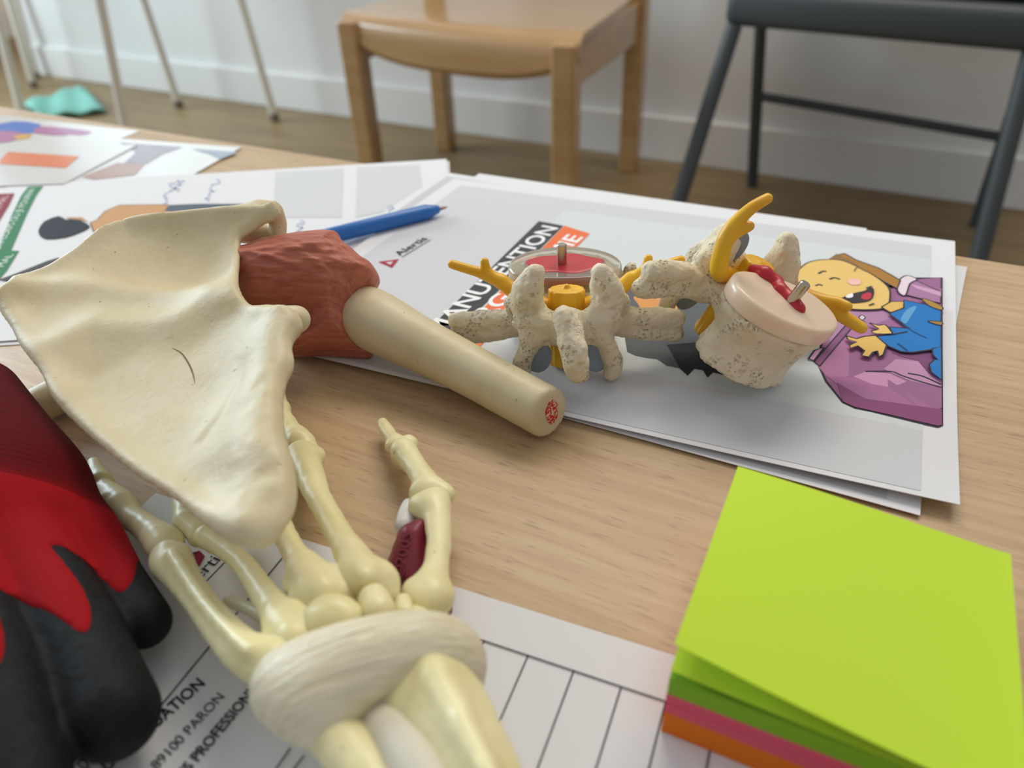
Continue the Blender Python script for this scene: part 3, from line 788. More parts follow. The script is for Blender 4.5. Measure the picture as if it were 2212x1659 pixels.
# the form in front
cF = [q2(-200, 1900), q2(1900, 1640), q2(1455, 1417), q2(337, 1067)]
dF = q2(1455, 1417) - q2(337, 1067); dF /= np.linalg.norm(dF); nF = np.array([dF[1], -dF[0]])
tl = q2(337, 1067); cF = [tl + nF*0.297, tl + nF*0.297 + dF*0.21, tl + dF*0.21, tl]
fm = sheet('attendance_form', 'white ruled form with bold headings under the hand skeleton', 'paper', cF, 0.0004, M['paper'])
K1 = lambda x, y: (x/1.9314, 800 + y/1.9314)
pf = Print(0.0005); BK = '#17181b'
# rulings drawn in the sheet's own directions
L0 = q2(1000, 1365); lx = lambda p: (np.asarray(p) - tl) @ dF
ly = lambda p: (np.asarray(p) - tl) @ nF
W = lambda x, y: tl + dF*x + nF*y
for p in ((1047, 1386), (1141, 1418), (1239, 1452), (1341, 1488), (1437, 1520)):
    x = lx(q2(*p)); pf.line([W(x, ly(q2(*p))), W(x, 0.28)], BK, 0.0004)
x1 = lx(q2(1437, 1520)); dx_ = (lx(q2(1437, 1520)) - lx(q2(1047, 1386)))/4
for k in (1, 2, 3): pf.line([W(x1 + dx_*k, ly(q2(1437, 1520))), W(x1 + dx_*k, 0.28)], BK, 0.0004)
yT = ly(q2(1238, 1452)); xb = lx(q2(544, 1292))
pf.line([W(xb + 0.05, yT), W(x1 + dx_*3, yT)], BK, 0.0004)
for a, b in (((640, 1170), (345, 1529)), ((628, 1617), (500, 1800)), ((658, 1633), (560, 1760))):
    pf.pline([a, b], BK, 0.0004)
pf.build('rulings', fm)
tf = Print(0.0006)
tf.text("D'EVACUATION", (232, 1668), (444, 1478), BK, 0.0037, bold=0.02)
tf.text('DPE', (185, 1665), (215, 1634), BK, 0.0037, bold=0.02)
tf.text('rue Yonne 89100 PARON', (214, 1800), (486, 1506), '#24262a', 0.0030)
tf.text('RISQUES PROFESSIONNELS', (330, 1764), (590, 1452), BK, 0.0031, bold=0.02)
tf.build('text_print', fm)
lf = Print(0.0006)
lf.px([K1(792, 765), K1(832, 752), K1(855, 775), K1(832, 820)], '#8e1c2a'); lf.px([K1(795, 762), K1(830, 755), K1(825, 768)], '#5e0f1a')
lf.text('Alertis', (398, 1285), (491, 1197), BK, 0.0046)
lf.pline([(440, 1262), (500, 1200)], BK, 0.0004)
lf.build('logo_print', fm)
# ------------------------------------------------------------------ pen
a, b = P(684, 517, 0.007), P(946, 452, 0.0072)
pd = (b-a)/np.linalg.norm(b-a)
pen = thing('pen', 'blue ballpoint pen lying across the two white sheets', 'pen', a - UP*0.005)
MB().tube([a - pd*0.0015, a, a + (b-a)*0.90, b - pd*0.004, b, b + pd*0.001], [0.0036, 0.0044, 0.0044, 0.0034, 0.0024, 0.0015], 28).build('barrel', M['pen_blue'], pen, True)
MB().tube([b, b + pd*0.004, b + pd*0.0058], [0.0013, 0.0008, 0.0005], 12).build('tip', M['pen_tip'], pen, True)
MB().tube([a - pd*0.004, a - pd*0.001], [0.0030, 0.0030], 20).build('end_cap', M['pen_black'], pen, True)

# ------------------------------------------------------------------ shoulder model
A0, B0, C0 = P(0, 640, 0.047), P(600, 440, 0.062), P(575, 1180, 0.037)
nrm = np.cross(C0 - A0, B0 - A0); nrm /= np.linalg.norm(nrm)
if nrm[2] < 0: nrm = -nrm
pl_s = Plane(A0, nrm)
shoulder = thing('shoulder_model', 'ivory shoulder blade model with brick red capsule and cut off arm bone', 'anatomical model', P(420, 760, 0.0))
out = [(-6, 618), (12, 606), (36, 592), (108, 566), (166, 528), (216, 490), (270, 470), (347, 457), (463, 445), (559, 441), (585, 432), (602, 440), (606, 462), (590, 474), (571, 480), (548, 496), (522, 514), (519, 540),
       (517, 566), (515, 592), (517, 620), (536, 655), (575, 670), (612, 668), (634, 674), (650, 690), (652, 706), (637, 722), (629, 747), (634, 786), (617, 824), (612, 882), (617, 940), (633, 998), (641, 1058), (637, 1095), (620, 1130), (597, 1163), (566, 1185),
       (530, 1180), (492, 1170), (434, 1127), (376, 1077), (304, 1031), (240, 982), (174, 924), (116, 863), (87, 804), (63, 773), (43, 746), (24, 708), (2, 676), (-8, 645)]
q = lambda *pp: [pl_s.uv(*p) for p in pp]
def ridge(pts, wd_, h_, x=None, y=None): return h_*np.exp(-(seg2(x, y, q(*pts))/wd_)**2)
def bump2(p, wd_, h_, x=None, y=None):
    c_ = pl_s.uv(*p); return h_*np.exp(-((x-c_[0])**2 + (y-c_[1])**2)/wd_**2)
def midf(x, y):
    mid = np.zeros_like(x); rng = np.random.RandomState(3)
    mid += bump2((300, 800), 0.050, -0.0070, x=x, y=y)                     # the hollow of the blade
    mid += bump2((330, 560), 0.026, -0.0075, x=x, y=y)                     # the hollow under the top edge
    mid += bump2((450, 530), 0.020, -0.0055, x=x, y=y)
    mid += ridge([(20, 620), (150, 545), (270, 478), (463, 452), (590, 440)], 0.0075, 0.0050, x=x, y=y)
    mid += ridge([(30, 640), (200, 612), (330, 612), (440, 622), (480, 650)], 0.007, 0.0026, x=x, y=y)
    mid += ridge([(130, 735), (200, 695), (300, 692), (380, 680)], 0.009, 0.0030, x=x, y=y)
    mid += ridge([(470, 640), (520, 690), (560, 720)], 0.010, 0.0020, x=x, y=y)
    mid += ridge([(632, 692), (600, 760), (575, 860), (570, 960), (585, 1080), (570, 1150)], 0.0125, 0.0044, x=x, y=y)
    mid += ridge([(510, 790), (505, 830), (470, 890), (430, 940)], 0.0018, 0.0006, x=x, y=y) - ridge([(518, 792), (512, 832), (478, 895), (440, 945)], 0.0026, 0.0007, x=x, y=y)
    mid += ridge([(10, 660), (90, 805), (240, 975), (430, 1115), (540, 1170)], 0.005, 0.0022, x=x, y=y)
    mid += ridge([(60, 640), (25, 640)], 0.006, 0.0020, x=x, y=y)
    for _ in range(60):
        p = (rng.uniform(30, 620), rng.uniform(480, 1150)); mid += bump2(p, rng.uniform(0.006, 0.014), rng.uniform(-0.0006, 0.0006), x=x, y=y)
    for _ in range(120):
        p = (rng.uniform(520, 640), rng.uniform(830, 1160)); mid += bump2(p, rng.uniform(0.0016, 0.004), rng.uniform(-0.00035, 0.0004), x=x, y=y)
    mid += ridge([(519, 530), (516, 600), (530, 650), (575, 676), (620, 676)], 0.005, 0.0024, x=x, y=y)
    return mid
o2 = []
for i, p in enumerate(out):                     # outline points lie on the bent blade, not on its flat plane
    c_ = pl_s.uv(*p); w_ = 0.0
    for _ in range(30):
        w_ = 0.7*w_ + 0.3*(float(midf(np.array([[c_[0]]]), np.array([[c_[1]]]))[0, 0]) + (0.0015 if i < 11 else 0.0))
        c_ = Plane(pl_s.o + pl_s.n*w_, pl_s.n, pl_s.u).uv(*p)
    o2.append(c_)
o2 = catmull(np.array(o2), 4)
hs = 0.0009
lo = np.append(o2.min(0) - 0.006, -0.026); hi = np.append(o2.max(0) + 0.006, 0.022)
g = G(lo, hi, hs)
x, y = [np.array(k_) for k_ in np.broadcast_arrays(g.X[:, :, 0], g.Y[:, :, 0])]
s_ = poly2(x, y, o2)
mid = midf(x, y)
th = 0.0026 + ridge([(632, 692), (600, 760), (575, 860), (575, 960), (590, 1080)], 0.010, 0.0020, x=x, y=y) + ridge([(20, 620), (166, 535), (270, 478), (463, 452), (590, 442)], 0.006, 0.0012, x=x, y=y)
e = np.maximum(0, 1 - np.maximum(s_, 0)/0.0030)
th = th*np.sqrt(np.maximum(1 - e**2, 0))
s3, m3, t3 = s_[:, :, None], mid[:, :, None], th[:, :, None]
d = np.where(s3 > 0, np.abs(g.Z - m3) - t3, np.hypot(s3, g.Z - m3) + 1e-5)
uvw = lambda px_, w_: np.append(Plane(pl_s.o + pl_s.n*w_, pl_s.n, pl_s.u).uv(*px_), w_)
# acromion hook curling down behind the capsule, glenoid neck
d = smin(d, chain(g, [uvw((500, 466), -0.003), uvw((560, 453), -0.002), uvw((590, 456), -0.005), uvw((601, 482), -0.010), uvw((602, 520), -0.015)], [0.0030, 0.0042, 0.0042, 0.0036, 0.0030]), 0.006)
d = smin(d, chain(g, [uvw((525, 500), -0.012), uvw((565, 502), -0.015), uvw((592, 520), -0.018)], [0.005, 0.005, 0.005]), 0.004)
d = smin(d, chain(g, [uvw((590, 690), -0.002), uvw((640, 690), -0.003)], [0.0045, 0.0048]), 0.006)
sdf('shoulder_blade', d, g, M['scapula'], shoulder, 2, pl_s)
sc_ = catmull([np.array(p) for p in ((372, 752), (392, 763), (408, 786), (417, 808), (421, 828))], 5, False); sp3 = []
for p in sc_:                                   # an old scratch across the hollow
    c_ = pl_s.uv(*p); w_ = 0.0
    for _ in range(12):
        w_ = 0.5*w_ + 0.5*(float(midf(np.array([[c_[0]]]), np.array([[c_[1]]]))[0, 0]) + 0.0026)
        c_ = Plane(pl_s.o + pl_s.n*w_, pl_s.n, pl_s.u).uv(*p)
    sp3.append(pl_s.pt(c_, w_))
MB().tube(sp3, [0.00008 + 0.0002*math.sin(math.pi*k/(len(sp3)-1)) for k in range(len(sp3))], 8).build('scratch', mat('brown_scratch', '#7a6a4c', 0.7, 0.2), shoulder, True)
# clavicle seen under the medial border, behind the glove
def dense(pts, rad, n=6):
    q4 = catmull([np.append(p, r_) for p, r_ in zip(pts, rad)], n, False)
    return [p[:3] for p in q4], [p[3] for p in q4]
def pxchain(L):
    """[(px, py, z, radius in pixels)] to world points and radii"""
    pts = [P(a_, b_, c_) for a_, b_, c_, r_ in L]; return pts, [r_*depth(p)/F for p, (_, _, _, r_) in zip(pts, L)]
def chaingrid(chs, h_, pad=0.004):
    allp = np.array([np.array(p) for pts, rad in chs for p in pts]); mr = max(max(rad) for _, rad in chs)
    return G(allp.min(0) - mr - pad, allp.max(0) + mr + pad, h_)
cl = pxchain([(92, 872, 0.0066, 40), (130, 853, 0.0070, 40), (200, 815, 0.010, 38), (330, 740, 0.014, 34), (420, 670, 0.018, 32), (470, 600, 0.026, 28)])
g = chaingrid([cl], 0.0012); sdf('collar_bone', chain(g, *dense(*cl)), g, M['scapula'], shoulder)
# spine of the blade on its hidden back
sp_ = [pl_s.pt(uvw(p, w_)[:2], w_) for p, w_ in (((200, 640), -0.007), ((300, 610), -0.012), ((390, 570), -0.015), ((450, 545), -0.016))]
g = chaingrid([(sp_, [0.005]*4)], 0.0012); sdf('blade_spine', chain(g, sp_, [0.0035, 0.0045, 0.005, 0.005], 0.003), g, M['scapula'], shoulder)

# capsule: a thick sleeve following its silhouette
def puff(px_out, plane, T, Rr, h_, sm=4, shift=0.0, extra=None, wfun=None):
    o_ = catmull([plane.uv(*p) for p in px_out], sm)
    g_ = G(np.append(o_.min(0) - 0.004, -T - 0.004 + min(shift, 0)), np.append(o_.max(0) + 0.004, T + 0.004 + max(shift, 0)), h_)
    x_, y_ = [np.array(k_) for k_ in np.broadcast_arrays(g_.X[:, :, 0], g_.Y[:, :, 0])]
    s2_ = poly2(x_, y_, o_); e_2 = np.clip(1 - np.maximum(s2_, 0)/Rr, 0, 1)
    hf = T*np.sqrt(1 - e_2**2)
    wm = wfun(x_, y_) if wfun else np.zeros_like(x_)
    S2, H2, W2 = s2_[:, :, None], hf[:, :, None], wm[:, :, None] + shift
    d_ = np.where(S2 > 0, np.abs(g_.Z - W2) - H2, np.hypot(S2, g_.Z - W2) + 1e-5)
    if extra is not None: d_ = extra(g_, d_)
    return d_, g_
capo = [(490, 580), (498, 548), (540, 537), (568, 527), (604, 521), (639, 516), (680, 512), (709, 511), (732, 516), (742, 534), (760, 548), (782, 566), (798, 578), (812, 592), (820, 608), (812, 629), (790, 643), (778, 668), (774, 700), (775, 735), (783, 753), (804, 760), (800, 770), (786, 773), (744, 767), (705, 762), (674, 762), (632, 764), (618, 740), (640, 715), (654, 705), (650, 690), (620, 690), (560, 688), (520, 670), (496, 625)]
vdir = CC - P(680, 640, 0.030); vdir /= np.linalg.norm(vdir)
pl_c = Plane(P(680, 640, 0.026), vdir*0.85 + UP*0.35)
def fibres(x_, y_):
    r = np.zeros_like(x_); rng = np.random.RandomState(8)
    for _ in range(26):
        a_ = pl_c.uv(rng.uniform(510, 640), rng.uniform(520, 660)); b_2 = pl_c.uv(rng.uniform(700, 830), rng.uniform(540, 680))
        r = r + rng.uniform(0.0002, 0.0005)*np.exp(-(seg2(x_, y_, [a_, b_2])/0.0011)**2)
    c_ = pl_c.uv(700, 585); r = r + 0.004*np.exp(-((x_-c_[0])**2+(y_-c_[1])**2)/0.022**2)
    c_ = pl_c.uv(700, 720); r = r - 0.006*np.exp(-((x_-c_[0])**2+(y_-c_[1])**2)/0.020**2)
    fa, fb2 = pl_c.uv(530, 590), pl_c.uv(815, 625); fd = (fb2-fa)/np.linalg.norm(fb2-fa)
    s2, t2 = (x_-fa[0])*fd[0] + (y_-fa[1])*fd[1], -(x_-fa[0])*fd[1] + (y_-fa[1])*fd[0]
    r = r + 0.00013*np.sin(2*math.pi*t2/0.0019 + 2.2*np.sin(s2*170) + 1.3*np.sin(s2*61 + t2*300))*(0.6 + 0.4*np.sin(s2*240 + t2*500))
    return r + 0.002*np.exp(-(seg2(x_, y_, [pl_c.uv(790, 600), pl_c.uv(780, 650)])/0.005)**2)
d, g = puff(capo, pl_c, 0.0225, 0.018, 0.00055, 4, wfun=fibres)
m_ = M['cuff']; nn = N(m_)
# fine fibres run from the socket to the arm bone
ax_ = P(800, 640, 0.02) - P(540, 600, 0.03); ang = math.atan2(ax_[1], ax_[0])
vv = nn.coord((1, 1, 1), (0, 0, -ang)); mp2 = nn.new('ShaderNodeMapping'); mp2.inputs['Scale'].default_value = (30, 480, 360); nn.link(vv, mp2.inputs['Vector'])
fb = nn.noise(mp2.outputs['Vector'], 1.0, 3, 0.5, 0.6)
nn.normal(nn.bump(fb, 0.5, 0.0009)); nn.base(nn.ramp(fb, [(0.35, '#a85c4a'), (0.65, '#bb7059')]))
sdf('shoulder_capsule', d, g, m_, shoulder, 1, pl_c, floor=0.0034)
# arm bone, cut off square with a printed marrow
hu = pxchain([(752, 668, 0.0180, 52), (800, 688, 0.0195, 67), (900, 740, 0.0175, 60), (1010, 797, 0.0150, 56), (1100, 846, 0.0128, 56), (1183, 891, 0.0112, 57)])
hu = dense(*hu)
ha = hu[0][-1] - hu[0][-2]; ha /= np.linalg.norm(ha)
hu[0].append(hu[0][-1] + ha*0.012); hu[1].append(hu[1][-1])
ce = hu[0][-2] + ha*0.001
r_e = hu[1][-2]
cn = ha*0.90 + rz(0.24, -0.42) + UP*0.20; cn /= np.linalg.norm(cn)
g = chaingrid([hu], 0.0010)
d = smax(chain(g, *hu), half(g, ce, cn), 0.0014)
sdf('arm_bone', d, g, M['humerus'], shoulder, 2)
u_ = np.cross(UP, cn); u_ /= np.linalg.norm(u_); v_ = np.cross(cn, u_)
mc = ce + cn*0.0003 + u_*0.0010 + v_*0.0003
ring = [mc + u_*0.0031*math.cos(t)*(1+0.08*math.sin(5*t)) + v_*0.0050*math.sin(t)*(1+0.06*math.cos(4*t)) for t in np.linspace(0, 2*math.pi, 36, endpoint=False)]
obj('marrow_print', ring + [p - cn*0.001 for p in ring], [list(range(36))] + [[(k+1) % 36, k, 36+k, 36+(k+1) % 36] for k in range(36)], M['marrow'], shoulder, False)

# ------------------------------------------------------------------ vertebrae (millimetres in their own frame: x right, y front, z up)
LIFT = 0.0
def vgrid(lo_, hi_, h_=0.75): return G(np.array(lo_, float), np.array(hi_, float), h_)
def mmobj(name, d_, g_, m_, par, it=2):
    V_, F_ = nets(d_, g_); V_ = relax(V_, F_, it)
    if LIFT: V_[:, 2] += LIFT*np.maximum(0, -V_[:, 1] - 12)
    return obj(name, V_*0.001*VS, F_, m_, par, local=True)
def rough(g_, amp, f, seed=0):
    rng_ = np.random.RandomState(seed); r = 0
    for _ in range(7):
        k_ = rng_.normal(size=3); k_ *= f*rng_.uniform(0.6, 1.6)/np.linalg.norm(k_)
        r = r + np.sin(k_[0]*g_.X + k_[1]*g_.Y + k_[2]*g_.Z + rng_.uniform(0, 6.28))
    return amp*r/2.6
def discshape(g_, a_, b_, z0, z1, rnd=1.2, notch=True):
    """kidney shaped slab: an oval with a flattened back"""
    k_ = np.sqrt((g_.X/a_)**2 + (g_.Y/b_)**2 + 1e-9); rad = (k_ - 1)*min(a_, b_)*np.ones_like(g_.Z)
    if notch: rad = smax(rad, -(g_.Y + b_*0.90)*1.0 + 0*g_.Z, 6)
    return smax(rad, np.abs(g_.Z - (z0+z1)/2) - (z1-z0)/2, rnd*2)
def build_vertebra(seed, waist=0.10, taper=0.0, droop=0.0):
    g_ = vgrid((-58, -70, -36), (58, 26, 30), 0.75)
    zz = g_.Z
    wst = 1 - waist*np.cos(np.clip((zz + 14)/14, -1, 1)*math.pi/2) + taper*np.clip(zz, -28, 0)
    k_ = np.sqrt((g_.X/(26.5*wst))**2 + (g_.Y/(19.5*wst))**2 + 1e-9)
    body = (k_ - 1)*19.0
    body = smax(body, -(g_.Y + 17.0), 5)
    body = smax(body, np.abs(zz + 14) - 14, 3.5)
    d_ = body
    for sx in (-1, 1):
        S_ = lambda *L: [(sx*p[0], p[1], p[2]) for p in L]
        d_ = smin(d_, chain(g_, S_((14, -12, -8), (16, -24, -7), (15, -32, -6)), [6.0, 5.2, 5.5]), 4)          # pedicle
        d_ = smin(d_, chain(g_, *dense(*[[np.array(p) for p in S_((18, -25, -7), (31, -26, -6.5 - droop), (41, -24, -7 - droop*1.4), (49, -22, -8 - droop*1.6))], [5.2, 4.6, 5.0, 4.6]])), 4)   # transverse process, a tall plate
        d_ = smin(d_, chain(g_, *dense(*[[np.array(p) for p in S_((18, -25, -12), (31, -25, -13.5 - droop), (42, -23, -15 - droop*1.4), (49.5, -21, -16 - droop*1.6))], [5.2, 4.2, 4.4, 4.4]])), 4)
        d_ = smin(d_, chain(g_, *dense(*[[np.array(p) for p in S_((17.5, -30, -6), (17, -33, 4), (16, -34, 11), (13.5, -35, 17))], [7.2, 7.2, 6.4, 4.2]])), 4)           # upper articular process
        d_ = smin(d_, chain(g_, S_((20, -29, 2), (18.5, -30, 8)), [5.6, 4.6]), 3)
        d_ = smin(d_, chain(g_, S_((16, -34, -4), (8, -40, -5), (0, -43, -4)), [6.6, 5.6, 5.0]), 4)                # lamina
        d_ = smin(d_, chain(g_, S_((14, -35, -11), (7, -40, -11), (0, -43, -10)), [5.4, 4.6, 4.4]), 4)
        d_ = smin(d_, chain(g_, *dense(*[[np.array(p) for p in S_((13, -36, -10), (17.5, -38, -18), (20, -39, -25), (20, -38.5, -31))], [5.6, 4.4, 4.4, 4.0]])), 3)  # lower articular process
        d_ = smin(d_, chain(g_, S_((23, -28, -3), (24, -29, 1)), [4.4, 3.4]), 3)
    sp2 = chain(g_, [(0, -42, -2), (1, -50, -3), (2, -59, -9)], [5.0, 4.6, 4.6])
    sp2 = smin(sp2, chain(g_, [(-2, -50, 3), (0.5, -57, -7), (3, -61, -14), (3.5, -61, -19)], [4.6, 5.4, 5.2, 4.4]), 3)
    sp2 = smin(sp2, chain(g_, [(0, -44, -6), (2, -58, -16)], [4.2, 4.6]), 3)
    d_ = smin(d_, sp2, 4)
    for p_h, r_h in (((-18, -40.5, 5), 1.9), ((-14.5, -41, 2), 2.1), ((-18.5, -40, 1), 1.4), ((-15, -40, 9), 1.2), ((16, -40.8, 6), 1.8), ((14, -40, 10), 1.2), ((25, -33, -3), 2.2), ((-24, -33, -4), 1.8), ((10, -44, -13), 2.2), ((-9, -44, -13), 2.0), ((1, -66, -6), 1.6), ((4, -66, -13), 1.5)):
        d_ = smax(d_, -ell(g_, p_h, (r_h, r_h*1.5, r_h*1.2)), 1.0)                 # natural hollows of the bone
    can = np.sqrt((g_.X/10.5)**2 + ((g_.Y + 26)/8.0)**2) - 1
    d_ = smax(d_, -(can*8.0 + 0*zz), 1.5)
    if taper == 0: d_ = smin(d_, chain(g_, [(25, 2, -4), (30, 1, 1), (31, 0, 5)], [3.0, 3.2, 2.6]), 2)
    d_ = d_ + rough(g_, 0.30, 0.6, seed) + rough(g_, 0.22, 2.0, seed+5)
    return d_, g_
def nerve(side, g_, kind):
    s_x = side
    if kind == 'b' and side > 0:
        d_ = chain(g_, *dense([np.array(p) for p in ((6, -25, -2), (15, -22, 0), (23, -18, 3), (27.5, -18, 11), (29, -20, 20), (25, -22, 30), (19, -24, 36))], [3.4, 3.8, 4.0, 3.6, 3.0, 2.6, 2.2]))
        return smin(d_, chain(g_, [(28.5, -19, 16), (25, -20, 21), (21, -21, 24)], [2.6, 2.5, 2.2]), 2)
    if kind == 'b':
        d_ = chain(g_, *dense([np.array(p) for p in ((-6, -25, -3), (-14, -22, -2), (-24, -18, 2), (-33, -10, 4), (-44, 2, 5))], [3.4, 3.8, 4.0, 3.4, 2.6]))
        return smin(d_, chain(g_, [(-29, -14, 4), (-33, -8, 8.5), (-35, -4, 10)], [3.0, 2.7, 2.3]), 2)
    d_ = chain(g_, [(s_x*5, -25, -4), (s_x*12, -23, -3), (s_x*20, -20, 0), (s_x*29, -17, 7), (s_x*36, -15, 10), (s_x*51, -12, 14)], [3.6, 4.2, 4.3, 3.2, 2.6, 2.2], 2)
    return smin(d_, chain(g_, [(s_x*33, -16, 8.5), (s_x*35.5, -16, 12), (s_x*36, -16, 16.5)], [2.4, 2.2, 2.0]), 2)
def vertebra(label, loc, rot, kind):
    t = thing('vertebra_model', label, 'anatomical model', loc, rot, 'lumbar vertebra models')
    d_, g_ = build_vertebra(3 if kind == 'a' else 9, *((0.10, 0.0, 2.0) if kind == 'a' else (0.13, 0.0045, 0.0)))
    mmobj('vertebra', d_, g_, M['vertebra'], t, 1)
    g_ = vgrid((-30, -22, -2), (30, 24, 12), 0.7)
    dd = discshape(g_, 26.5, 19.5, -0.3, 8, 1.0)
    dm = M['disc_clear'] if kind == 'a' else M['disc_milky']
    dk = mmobj('disc', dd, g_, dm, t)
    if kind == 'a':
        g2 = vgrid((-22, -20, -1), (22, 12, 10.5), 0.6)
        k_ = np.sqrt((g2.X/(18.5 + 1.2*np.sin(g2.Y*0.5)))**2 + ((g2.Y + 0.5)/(10.5 + 1.0*np.sin(g2.X*0.35)))**2 + 1e-9)
        nd = smax((k_ - 1)*10.0 + 0*g2.Z, np.abs(g2.Z - 5.2) - 3.2, 1.4)
        mmobj('disc_nucleus', nd, g2, M['red_core'], t)
    else:
        g2 = vgrid((-16, -28, 0), (16, 12, 14), 0.5)
        nd = chain(g2, [(-3, 5.0, 7.4), (-2.0, 0, 7.6), (0.5, -6, 7.8), (0.0, -11, 8.2), (4.5, -15.0, 8.4), (6.0, -19.5, 6.5)], [3.2, 3.4, 3.0, 2.9, 3.4, 2.8], 1.5)
        mmobj('disc_nucleus', nd, g2, M['red_core'], t)
    pz = (-1.5, -1.0) if kind == 'a' else (-1.0, 1.5)
    pin = MB().tube([np.array((pz[0], pz[1], zz))*0.001*VS for zz in (2, 8, 17.4, 17.9)], [0.00205, 0.00205, 0.00205, 0.0016], 24)
    pin.build('pin', M['metal'], t, True, True)
    g2 = vgrid((-12, -36, -38), (12, -16, 14), 0.7)
    cdm = np.sqrt((g2.X/8.0)**2 + ((g2.Y + 26)/6.4)**2) - 1
    cdm = smax(cdm*6.4 + 0.25*np.sin(np.arctan2(g2.Y + 26, g2.X)*14) + 0*g2.Z, np.abs(g2.Z + 13) - (19.5 if kind == 'a' else 21), 1.0)
    cdm = smin(cdm, cone(g2, (0, -26, -5), (0, -26, 7.3), 1.6, 1.6), 1.0)
    mmobj('spinal_cord', cdm, g2, M['yellow'], t)
    for sx in (-1, 1):
        g2 = vgrid((min(0, sx*56), -36, -10), (max(0, sx*56), 8, 48), 0.7)
        mmobj('nerve_root', nerve(sx, g2, kind), g2, M['yellow'], t)
        g2 = vgrid((sx*13 - 9, -44, -38), (sx*13 + 9, -30, -8), 0.6)
        mmobj('joint_facet', smax(ell(g2, (sx*13.0, -37.5, -22.5), (6.2, 6.0, 8.5)), np.abs(g2.Y + 37.5) - 1.6 + 0*g2.X, 0.8), g2, M['facet'], t)
        if kind == 'b' and sx > 0:
            g2 = vgrid((sx*14 - 9, -36, -2), (sx*14 + 9, -24, 24), 0.6)
            mmobj('joint_facet', smax(ell(g2, (sx*14.5, -29.5, 9.5), (6.0, 5.0, 8.5)), np.abs(g2.Y + 29.5) - 1.3 + 0*g2.X, 0.8), g2, M['facet'], t)
    return t
zA = ZA + 0.0004
# the first stands upright with its back to the lens, the second is tipped over towards the lens
def pose(Rm, t):
    return Matrix((RZ @ np.array(Rm)).tolist()), RZ @ np.array(t)
rA, locA = pose([[0.9987, 0.05, 0.0], [-0.05, 0.9982, 0.02], [0.001, -0.02, 0.9998]], [0.02350, 0.27300, 0.03001])
VS = 0.876; LIFT = 0.125
VA = vertebra('bone spine segment standing upright with clear disc and flat red centre', locA, rA, 'a')
rB, locB = pose([[-0.89444, 0.15956, 0.41775], [-0.21151, -0.97403, -0.08083], [0.394, -0.16066, 0.90496]], [0.09727, 0.2322, 0.03515])
VS = 0.878; LIFT = 0.0
VB = vertebra('bone spine segment tipped over with milky disc and bulging red core', locB, rB, 'b')
for t in (VA, VB):                              # rest on the cover sheet
    zmin = min((t.matrix_basis @ v.co).z for c_ in COL.objects if c_.parent == t for v in c_.data.vertices)
    print('settle', t.name, round((zmin - zA)*1000, 2), 'mm')
    t.matrix_basis = Matrix.Translation((0, 0, zA - zmin)) @ t.matrix_basis
# ------------------------------------------------------------------ skeleton hand
hand = thing('hand_skeleton', 'cream plastic skeleton hand lying on the ruled form under the shoulder blade', 'anatomical model', P(800, 1400, 0.0))
HB = M['hand']
def bones(name, chs, k_=0.0025, h_=0.0007, extra=None, mt=None):
    cs = [pxchain(c_) for c_ in chs]; g_ = chaingrid(cs, h_); d_ = None
    for pts, rad in cs:
        e_2 = chain(g_, *(dense(pts, rad) if len(pts) > 2 else (pts, rad))); d_ = e_2 if d_ is None else smin(d_, e_2, k_)
    if extra: d_ = extra(g_, d_)
    if mt is None: d_ = d_ + rough(g_, 0.00013, 800, len(name)) + rough(g_, 0.00005, 2200, 3)
    return sdf(name, d_, g_, mt or HB, hand, 2)
# little finger
bones('little_finger', [[(203, 1000, 0.0055, 14), (209, 1018, 0.0058, 18), (217, 1038, 0.0060, 23)], [(200, 1040, 0.0055, 15), (225, 1043, 0.0060, 20)],
    [(228, 1056, 0.0062, 22), (243, 1072, 0.0068, 27), (252, 1082, 0.0070, 33)],
    [(262, 1094, 0.0075, 33), (285, 1118, 0.008, 27), (318, 1142, 0.0095, 29), (345, 1165, 0.0110, 37), (358, 1180, 0.0115, 40)]], 0.0012)
bones('hand_bone', [[(366, 1206, 0.0125, 40), (385, 1236, 0.0140, 37), (425, 1290, 0.0165, 34), (475, 1354, 0.0195, 38), (530, 1410, 0.023, 47), (585, 1440, 0.026, 52)], [(354, 1226, 0.013, 24), (380, 1244, 0.013, 20)], [(392, 1202, 0.013, 20), (400, 1240, 0.014, 16)], [(545, 1402, 0.026, 28), (600, 1412, 0.028, 34)], [(372, 1195, 0.0195, 12), (440, 1300, 0.0235, 10), (540, 1405, 0.031, 12)]], 0.003)
# ring finger
bones('ring_finger', [[(400, 1020, 0.0085, 22), (396, 1070, 0.009, 21), (402, 1122, 0.0100, 27)], [(432, 1158, 0.0105, 26), (408, 1128, 0.0100, 24)], [(400, 1015, 0.0085, 24), (420, 960, 0.0075, 19), (440, 900, 0.006, 16)]], 0.0018)
bones('hand_bone', [[(446, 1160, 0.0130, 27), (482, 1182, 0.0145, 24), (528, 1222, 0.0170, 24), (575, 1288, 0.0205, 30), (618, 1345, 0.0235, 43), (640, 1385, 0.0265, 50)], [(600, 1330, 0.024, 26), (588, 1400, 0.024, 22)], [(640, 1320, 0.026, 22), (668, 1345, 0.027, 26)]], 0.003)
